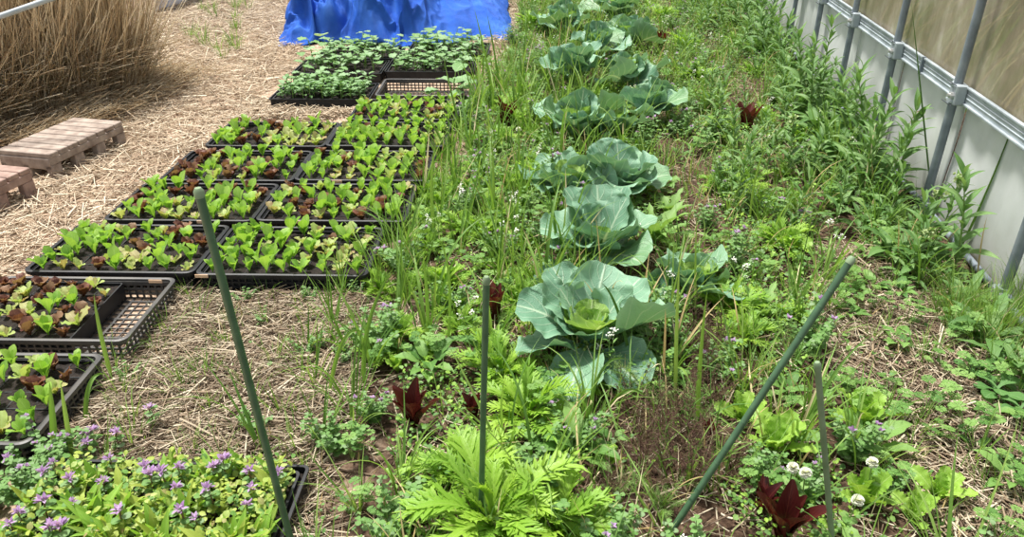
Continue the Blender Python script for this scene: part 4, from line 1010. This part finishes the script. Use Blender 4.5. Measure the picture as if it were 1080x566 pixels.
blades('wall_grass', 'thin grass blades at the foot of the white wall', [(WALLS, 5000, ['grass', 'grass', 'aster', 'dry'], .05, .2, .0015, .005), (GAP, 700, ['grass', 'dry'], .03, .1, .0015, .004), (HAY, 700, ['grass', 'dry'], .03, .1, .0015, .004)])
def litter(name, polys, mat, lo, hi, rr, lab, zmax=.03, lay=None, flat=.18):
    mb = MB()
    for poly, N, ymax, pw in polys:
        P = field(poly, N, ymax, pw=pw)
        pos = np.array([(x, y, gz(x, y)+.002+zmax*R.random()**2) for x, y in P]); n = len(pos); L = NR.uniform(lo, hi, n)*NR.uniform(.5, 1, n); r = NR.uniform(rr*.7, rr*1.4, n)
        yaw = NR.uniform(0, PI, n) if lay is None else NR.normal(lay, .7, n)
        bulk(mb, [(t[0], t[1]*1.0, t[2]) for t in STRAW_T], STRAW_F, mat, pos, yaw, np.stack([L, r*NR.uniform(1.2, 6, n), r*2], 1), NR.normal(0, flat, n), NR.uniform(-1, 1, n))
    o = link(name, mb.mesh(name)); tag(o, lab, 'straw', None, 'stuff')
PATH = poly_at([(-300, 640), (-300, 100), (0, 215), (60, 180), (110, 140), (130, 100), (150, 40), (165, -40), (310, -40), (312, 45), (330, 60), (278, 100), (240, 128), (210, 190), (110, 240), (0, 300), (0, 470), (-100, 640)])
FARS = poly_at([(480, 60), (545, 40), (555, -60), (520, -60), (530, 30)])
litter('straw_litter', [(PATH, 26000, 9, 1.25), (FARS, 1500, 9, 1)], 'straw', .05, .2, .0013, 'golden straw strewn over the path beside the crates')
MIDS = poly_at([(270, 105), (410, 118), (340, 128), (245, 128)])
litter('fine_straw_litter', [(MIDS, 1500, 9, 1)], 'straw', .05, .16, .0013, 'straw between the packed leafy tray and the lettuce crates')
litter('hay_litter', [(HAY, 8500, 3, 1)], 'hay', .05, .22, .0009, 'weathered grey-brown hay beside the crates', .03, .3)
litter('wall_hay_litter', [(GAP, 6500, 5, 1), (WALLS, 3500, 9, 1.2)], 'hay', .05, .2, .0011, 'dry hay in the gap between bed and white wall', .025)
litter('bed_litter', [(BED, 9000, 8, 1.2)], 'hay', .04, .16, .001, 'dry stalks lying on the soil under the weeds', .03)

# ================================================================== FRONT TRAY OF WEEDS
WX, WY = -.765, 1.135
place(('nursery_tray', None, NK), (WX, WY, .008), rad(-2), (1.02, 1.04, 1), 'black tray overgrown with yellow-green weeds and purple flowers', 'tray')
mb = MB(); N = 4300; pos = np.stack([WX+NR.uniform(-.27, .27, N), WY+NR.uniform(-.17, .17, N), .055+.05*NR.random(N)**1.3], 1); pos[:, 2] += np.array([max(0, .05*noise.noise(Vector((p[0]*14, p[1]*14, 3)))) for p in pos]); pos = pos[np.array([noise.noise(Vector((p[0]*22, p[1]*22, 8))) > -.28 for p in pos])]; N = len(pos)
s = NR.uniform(.009, .02, N)
for k, mt in enumerate(['yellow', 'yellow', 'weed', 'limes']):
    q = slice(k, None, 4); c = len(pos[q]); bulk(mb, LF_T, LF_F, mt, pos[q], NR.uniform(0, 6.28, c), np.stack([s[q], s[q]*NR.uniform(.6, 1.1, c), s[q]], 1), NR.uniform(-.2, 1.1, c), NR.uniform(-.4, .4, c), LF_L)
tag(link('yellow_weed_foliage', mb.mesh('yellow_weed_foliage')), 'dense yellow-green small leaves filling the frontmost tray', 'foliage', None, 'stuff')
def spear(n=5):
    mb = MB()
    for i in range(n):
        a = R.random()*6.28; L = R.uniform(.05, .1); leaf(mb, (0, 0, 0), a, rad(R.uniform(60, 88)), rad(R.uniform(20, 70)), L, L*.26, p_lance, R.choice(['lime', 'yellow', 'lettuce']), 8, 4, .3, .02, 2)
    return ('spear_leaf_sprout', mb.mesh('spear_leaf_sprout'), [])
SPK = [spear() for _ in range(6)]
for i in range(70):
    place(R.choice(SPK), (WX+R.uniform(-.26, .26), WY+R.uniform(-.16, .16), .055), R.random()*6, R.uniform(.8, 1.2), 'pointed yellow-green sprout in the frontmost tray', 'sprout', 'pointed sprouts in the frontmost tray')
def purple():
    mb = MB(); fl = MB(); tube(mb, [(0, 0, 0), (.003, 0, .04), (0, .002, .075)], .0016, 'stemred', 4)
    for q in range(6): leaf(mb, (0, 0, .03+.008*q), q*2.2, .4, -.3, .02, .018, p_round, 'henbit', 5, 3, .1)
    for q in range(12): leaf(fl, (R.uniform(-.004, .004), R.uniform(-.004, .004), .074), R.random()*6.28, rad(R.uniform(15, 85)), rad(R.uniform(0, 50)), .016, .007, p_lance, 'flower', 3, 2, .3)
    return ('purple_flower_stalk', mb.mesh('purple_flower_stalk'), [('flower_head', fl.mesh('flower_head'), [], 'purple flower whorl')])
PK = [purple() for _ in range(3)]
for i in range(30):
    place(R.choice(PK), (WX+R.uniform(-.26, .26), WY+R.uniform(-.16, .16), .05), R.random()*6, R.uniform(.8, 1.15), 'purple flower stalk in the frontmost tray', 'flower', 'purple flowers in the frontmost tray')
for px, py in [(105, 478), (165, 455), (98, 482), (40, 480), (60, 500), (20, 510), (100, 492), (130, 480)]:
    x, y = at(px, py, .0); place(R.choice(PK), (x, y, gz(x, y)), R.random()*6, 1.0, 'purple flower stalk in the hay behind the frontmost tray', 'flower', 'purple flowers behind the frontmost tray')
pl = poly_at([(0, 455), (60, 480), (50, 545), (-60, 566), (-80, 480)])
scat2(HB+HL, spots(pl, 16, .05, 0), (.7, 1.0), 'small round-leaved henbit', 'weed', 'between the front crate and the frontmost tray')

# ================================================================== STAKES
def stake(b, t, r, mat, lab):
    """b, t world points"""
    b = Vector(b); t = Vector(t); L = (t-b).length; mb = MB(); n = 24
    tube(mb, [(0, 0, L*i/n) for i in range(n+1)], [r*(1+.03*((i*7) % 3-1)) for i in range(n+1)], mat, 12)
    for i in range(1, int(L/.035)):
        tube(mb, [(0, 0, i*.035-.0015), (0, 0, i*.035), (0, 0, i*.035+.0015)], [r*1.0, r*1.06, r*1.0], mat, 12, False)
    c = MB(); tube(c, [(0, 0, L-.012), (0, 0, L-.002), (0, 0, L+.003)], [r*1.15, r*1.15, r*.7], 'stakegrey', 12)
    o = link('garden_stake', mb.mesh('garden_stake'), None, b); o.rotation_mode = 'QUATERNION'; o.rotation_quaternion = (t-b).to_track_quat('Z', 'Y')
    tag(o, lab, 'stake'); k = link('cap', c.mesh('cap'), o); k['label'] = 'paler blunt tip'
    return o
def dstake(bp, tp, dY, r, mat, lab):
    bx_, by_ = at(*bp); t = at_depth(tp[0], tp[1], by_+dY); d = Vector(t)-Vector((bx_, by_, 0)); b = Vector((bx_, by_, 0))-d.normalized()*.06
    stake(b, t, r, mat, lab)
dstake((318, 612), (209, 200), -.0, .0068, 'stake', 'long dark green stake leaning slightly in front of the seedling crates')
dstake((507, 560), (513, 293), .0, .0062, 'stake', 'dark green stake standing upright in the mizuna')
dstake((700, 572), (899, 272), .12, .0072, 'stake', 'long green stake slanting across the bed toward the wall')
dstake((880, 600), (862, 383), .0, .0058, 'stakegrey', 'short weathered stake standing between the lime lettuces')

# ================================================================== TARP
def tarp():
    mb = MB(); nx, ny = 340, 240
    x0, x1, y0, y1 = -1.78, .02, 5.86, 8.6; V = []
    for j in range(ny+1):
        b = j/ny
        for i in range(nx+1):
            a = i/nx
            front = 5.86+.10*math.sin(a*9)+.16*a+.05*noise.noise(Vector((a*14, 0, 0)))
            left = -1.80-.30*b+.06*noise.noise(Vector((0, b*9, 1))); right = .02-.10*b+.03*noise.noise(Vector((3, b*6, 1)))
            x = left+(right-left)*a; y = front+(y1-front)*b
            cr = 1-max(0, min(1, (a-.52)/.2)); cr = .12+.88*cr
            hh = .30*(1-math.exp(-b*7))*(1-math.exp(-a*9))*(1-math.exp(-(1-a)*7))+.12*b*min(1, a*5)
            wxp = noise.noise(Vector((x*2, y*2, 0)))*.6; wyp = noise.noise(Vector((x*2, y*2, 9)))*.6
            r1 = 1-abs(noise.noise(Vector((x*3.2+wxp, y*1.1+wyp, 4))))*2.6
            r2 = 1-abs(noise.noise(Vector((x*7+wyp*2, y*3+wxp*2, 7))))*2.4
            r3 = 1-abs(noise.noise(Vector((x*15+wxp*3, y*8, 8))))*2.2
            e = min(1, b*14+.12)*min(1, a*14+.1)*min(1, (1-a)*14+.1)
            z = hh+e*cr*(.24*max(0, r1)**1.6+.11*max(-.6, r2)+.05*max(-.5, r3)+.016*(1-abs(noise.noise(Vector((x*27+wyp*5, y*17+wxp*4, 2))))*2.4))
            x += cr*.09*noise.noise(Vector((x*6, y*6, 3))); y += cr*.10*noise.noise(Vector((x*6, y*6, 6)))
            V.append((x, y, max(.012, z)))
    mb.add(V, grid_faces(ny, nx), 'tarp')
    o = link('blue_tarpaulin', mb.mesh('blue_tarpaulin')); tag(o, 'crumpled blue tarpaulin heaped behind the seedling trays', 'tarpaulin')
    o.modifiers.new('t', 'SOLIDIFY').thickness = .003
tarp()

# ================================================================== STRAW SHEAVES
def sheaf(x, y, n, spread, H, lean, lab, seedaz, wid=.18, flop=.36):
    mb = MB(); k = 7
    for i in range(n):
        a = R.random()*6.28; r = wid*math.sqrt(R.random()); bx_, by_ = math.cos(a)*r, math.sin(a)*r*1.2
        L = H*R.uniform(.55, 1.1); tl = R.gauss(0, spread); ta = a+R.uniform(-.6, .6)
        rr = R.uniform(.0015, .0032); rnd = R.random()
        if R.random() < flop: z0 = R.uniform(0, .25); tl = R.uniform(.2, 1.3); L *= .5; ta = R.uniform(-1.9, .6)
        else: z0 = -.01
        d0 = Vector((math.cos(ta)*math.sin(tl)+lean[0], math.sin(ta)*math.sin(tl)+lean[1], math.cos(tl))).normalized()
        p = Vector((bx_, by_, z0)); pts = [p]; d = d0.copy()
        for q in range(4):
            d = (d+Vector((math.cos(ta), math.sin(ta), -.25))*.07).normalized(); p = p+d*L/4
            if p.z < .005: p.z = .005
            pts.append(p)
        tube(mb, pts, [rr, rr, rr*.9, rr*.8, rr*.5], 'sheafstraw', 3, False, rnd)
    # packed inner stalks
    for i in range(60):
        a = R.random()*6.28; r = wid*.6*math.sqrt(R.random()); b0 = Vector((math.cos(a)*r, math.sin(a)*r*1.2, 0))
        tube(mb, [b0, b0+Vector((lean[0]*H*.5, lean[1]*H*.5, H*.5)), b0*1.25+Vector((lean[0]*H, lean[1]*H, H*.95))], [.007, .008, .006], 'sheafstraw', 5, False, R.random()*.3)
    o = link('straw_sheaf', mb.mesh('straw_sheaf'), None, (x, y, 0)); tag(o, lab, 'straw sheaf')
for px, py, n, H, lab, ln in [(150, 88, 900, .8, 'standing straw sheaf at the far end, its stalks fanning over the path', (.08, 0)), (105, 100, 900, .85, 'standing straw sheaf behind the grey pallet', (.05, 0)), (60, 112, 900, .85, 'standing straw sheaf directly at the outer side of the grey pallet', (0, 0)),
    (10, 125, 900, .8, 'shaggy brown straw sheaf between the two pallets', (0, 0)), (-45, 150, 700, .75, 'straw sheaf behind the brown pallet at the frame edge', (0, 0)), (90, 62, 700, .9, 'straw sheaf of the hinder row beside the far end sheaf', (0, 0)), (30, 72, 700, .9, 'straw sheaf of the hinder row under the metal pipe', (0, 0)), (-40, 92, 600, .9, 'straw sheaf of the hinder row at the frame edge', (0, 0))]:
    x, y = at(px, py+16); sheaf(x-.2, y+.1, int(n*1.35), .22, H, ln, lab, 0)
# low loose straw at the sheaf foot
mb = MB(); N = 1500; A, B_ = at(20, 160), at(185, 80); t = NR.random(N); off = NR.normal(0, .12, N)
pos = np.stack([A[0]+(B_[0]-A[0])*t+off, A[1]+(B_[1]-A[1])*t, .02+.06*NR.random(N)], 1)
L = NR.uniform(.12, .35, N); bulk(mb, STRAW_T, STRAW_F, 'sheafstraw', pos, NR.uniform(-1.2, 1.2, N), np.stack([L, np.full(N, .006), np.full(N, .003)], 1), NR.uniform(-.1, .5, N))
tag(link('loose_straw_litter', mb.mesh('loose_straw_litter')), 'loose long straw fallen at the foot of the sheaves', 'straw', None, 'stuff')
# metal pipe in front of sheaves
mb = MB(); p0 = at_depth(-60, 38, 3.4); p1 = at_depth(240, -66, 4.0); tube(mb, [p0, p1], .0125, 'steel', 12)
tag(link('metal_pipe', mb.mesh('metal_pipe')), 'pale galvanised pipe running in front of the straw sheaves', 'pipe')
c = MB(); d = (Vector(p1)-Vector(p0)).normalized(); q = Vector(p0)+d*.95
# its support legs, outside the view on both ends
for nm, P in (('a', p0),):
    tube(c, [(P[0], P[1], -.05), P], .012, 'steel', 10)
pp = bpy.data.objects['metal_pipe']; lg = link('support_leg', c.mesh('support_leg'), pp)
# white cloth edge at the top
mb = MB(); V = []; n, m = 30, 16
P00 = Vector((*at(163, 16), .0)); P10 = Vector((*at(214, -3), .0))
for j in range(m+1):
    for i in range(n+1):
        p = P00.lerp(P10, i/n); z = .03+.5*j/m; yy = .02*math.sin(i*.7+j*.2)+.015*math.sin(j*.9)
        V.append((p.x+j/m*.05, p.y+yy+.2*j/m, z-.02))
mb.add(V, grid_faces(m, n), 'cloth'); o = link('white_sheet', mb.mesh('white_sheet')); o.modifiers.new('t', 'SOLIDIFY').thickness = .008
tag(o, 'off-white plastic sheet hanging at the far end of the straw sheaves', 'sheet')

# ================================================================== PALLETS
def pallet(corners, z, mat, n, lab):
    """corners: front-outer, front-inner, back-inner world xy at top height z"""
    a, b, c = [Vector((*q, 0)) for q in corners]; ex = b-a; ey = c-b; W = ex.length; D = ey.length; ex.normalize(); ey.normalize()
    rot = [[ex.x, ey.x, 0], [ex.y, ey.y, 0], [0, 0, 1]]; parts = []
    for i in range(n):
        m = MB(); d0 = D*i/n; box(m, (0, d0+.004, z-.022+R.uniform(-.002, .002)), (W, d0+D/n-.004, z), mat, .003); parts.append(('deck_slat', m.mesh('deck_slat', False)))
    for s in (0.0, W/2-.02, W-.04):
        m = MB(); box(m, (s, .004, z-.055), (s+.04, D-.004, z-.022), mat, .003)
        k = 4; L = D/(k*2-1)*1.0
        for q in range(k):
            w = D*.12; d0 = (D-w)*q/(k-1); box(m, (s+.002, d0, .0), (s+.038, d0+w, z-.055), mat, .004)
        parts.append(('stringer', m.mesh('stringer', False)))
    m = MB(); box(m, (0.006, .0, z-.075), (W-.006, .018, z-.023), mat, .003); parts.append(('end_board', m.mesh('end_board', False)))
    o = place(('small_pallet', None, parts), (a.x, a.y, 0), math.atan2(ex.y, ex.x), 1, lab, 'pallet')
fr = Vector((*at(51, 163, .12), 0)); ex = Vector((.975, -.22, 0)).normalized(); ey = Vector((-ex.y, ex.x, 0))
pallet(((fr-ex*.28)[:2], fr[:2], (fr+ey*.50)[:2]), .12, 'palletA', 8, 'grey weathered slatted pallet beside the straw sheaves')
br = Vector((*at(32, 176, .13), 0)); fr2 = br-ey*.5; pallet(((fr2-ex*.34)[:2], fr2[:2], br[:2]), .13, 'palletB', 8, 'brown slatted pallet at the frame edge in the straw')

# vegetation beyond the film
mb = MB()
for i in range(500):
    y = R.uniform(1.5, 9); p = wp(y, -R.uniform(.45, 1.1)); leaf(mb, (p.x, p.y, 0), R.uniform(-.9, .6), rad(R.uniform(65, 88)), rad(R.uniform(-20, 70)), R.uniform(.5, 1.1), .018, p_blade, R.choice(['reed', 'grass', 'dry']), 7, 2, .4)
tag(link('outside_grass', mb.mesh('outside_grass')), 'blurred tall grass behind the dirty plastic film', 'grass', None, 'stuff')

# ================================================================== LIGHT, CAMERA
w = bpy.data.worlds.new('World'); scene.world = w; w.use_nodes = True; nt = w.node_tree
bg = nt.nodes['Background']; sky = nt.nodes.new('ShaderNodeTexSky'); sky.sky_type = 'NISHITA'; sky.sun_disc = False
sky.sun_elevation = rad(55); sky.sun_rotation = rad(-40); sky.air_density = 1; sky.dust_density = 4; sky.ozone_density = 1
mx = nt.nodes.new('ShaderNodeMix'); mx.data_type = 'RGBA'; mx.inputs[0].default_value = .6; mx.inputs[7].default_value = (1, .99, .96, 1)
hs = nt.nodes.new('ShaderNodeMix'); hs.data_type = 'RGBA'; hs.blend_type = 'MULTIPLY'; hs.inputs[0].default_value = 1; hs.inputs[7].default_value = (.12, .12, .12, 1)
nt.links.new(sky.outputs[0], hs.inputs[6]); nt.links.new(hs.outputs[2], mx.inputs[6]); nt.links.new(mx.outputs[2], bg.inputs[0]); bg.inputs[1].default_value = .9
sd = bpy.data.lights.new('sun', 'SUN'); sd.energy = 6.2; sd.angle = rad(8); sd.color = (1, .965, .91); so = bpy.data.objects.new('sun', sd); COL.objects.link(so)
so.rotation_euler = Vector((-.30, .26, 1.2)).to_track_quat('Z', 'Y').to_euler()
cd = bpy.data.cameras.new('camera'); cd.sensor_fit = 'HORIZONTAL'; cd.sensor_width = 36; cd.lens = 36*FOC/1080; cd.clip_start = .02
co = bpy.data.objects.new('camera', cd); COL.objects.link(co); co.location = (0, 0, CAM_H); co.rotation_euler = (PI/2-PITCH, 0, 0); scene.camera = co
vs = scene.view_settings; vs.view_transform = 'Standard'; vs.look = 'None'; vs.gamma = 1; vs.use_curve_mapping = False; vs.exposure = 0.3
scene.display_settings.display_device = 'sRGB'
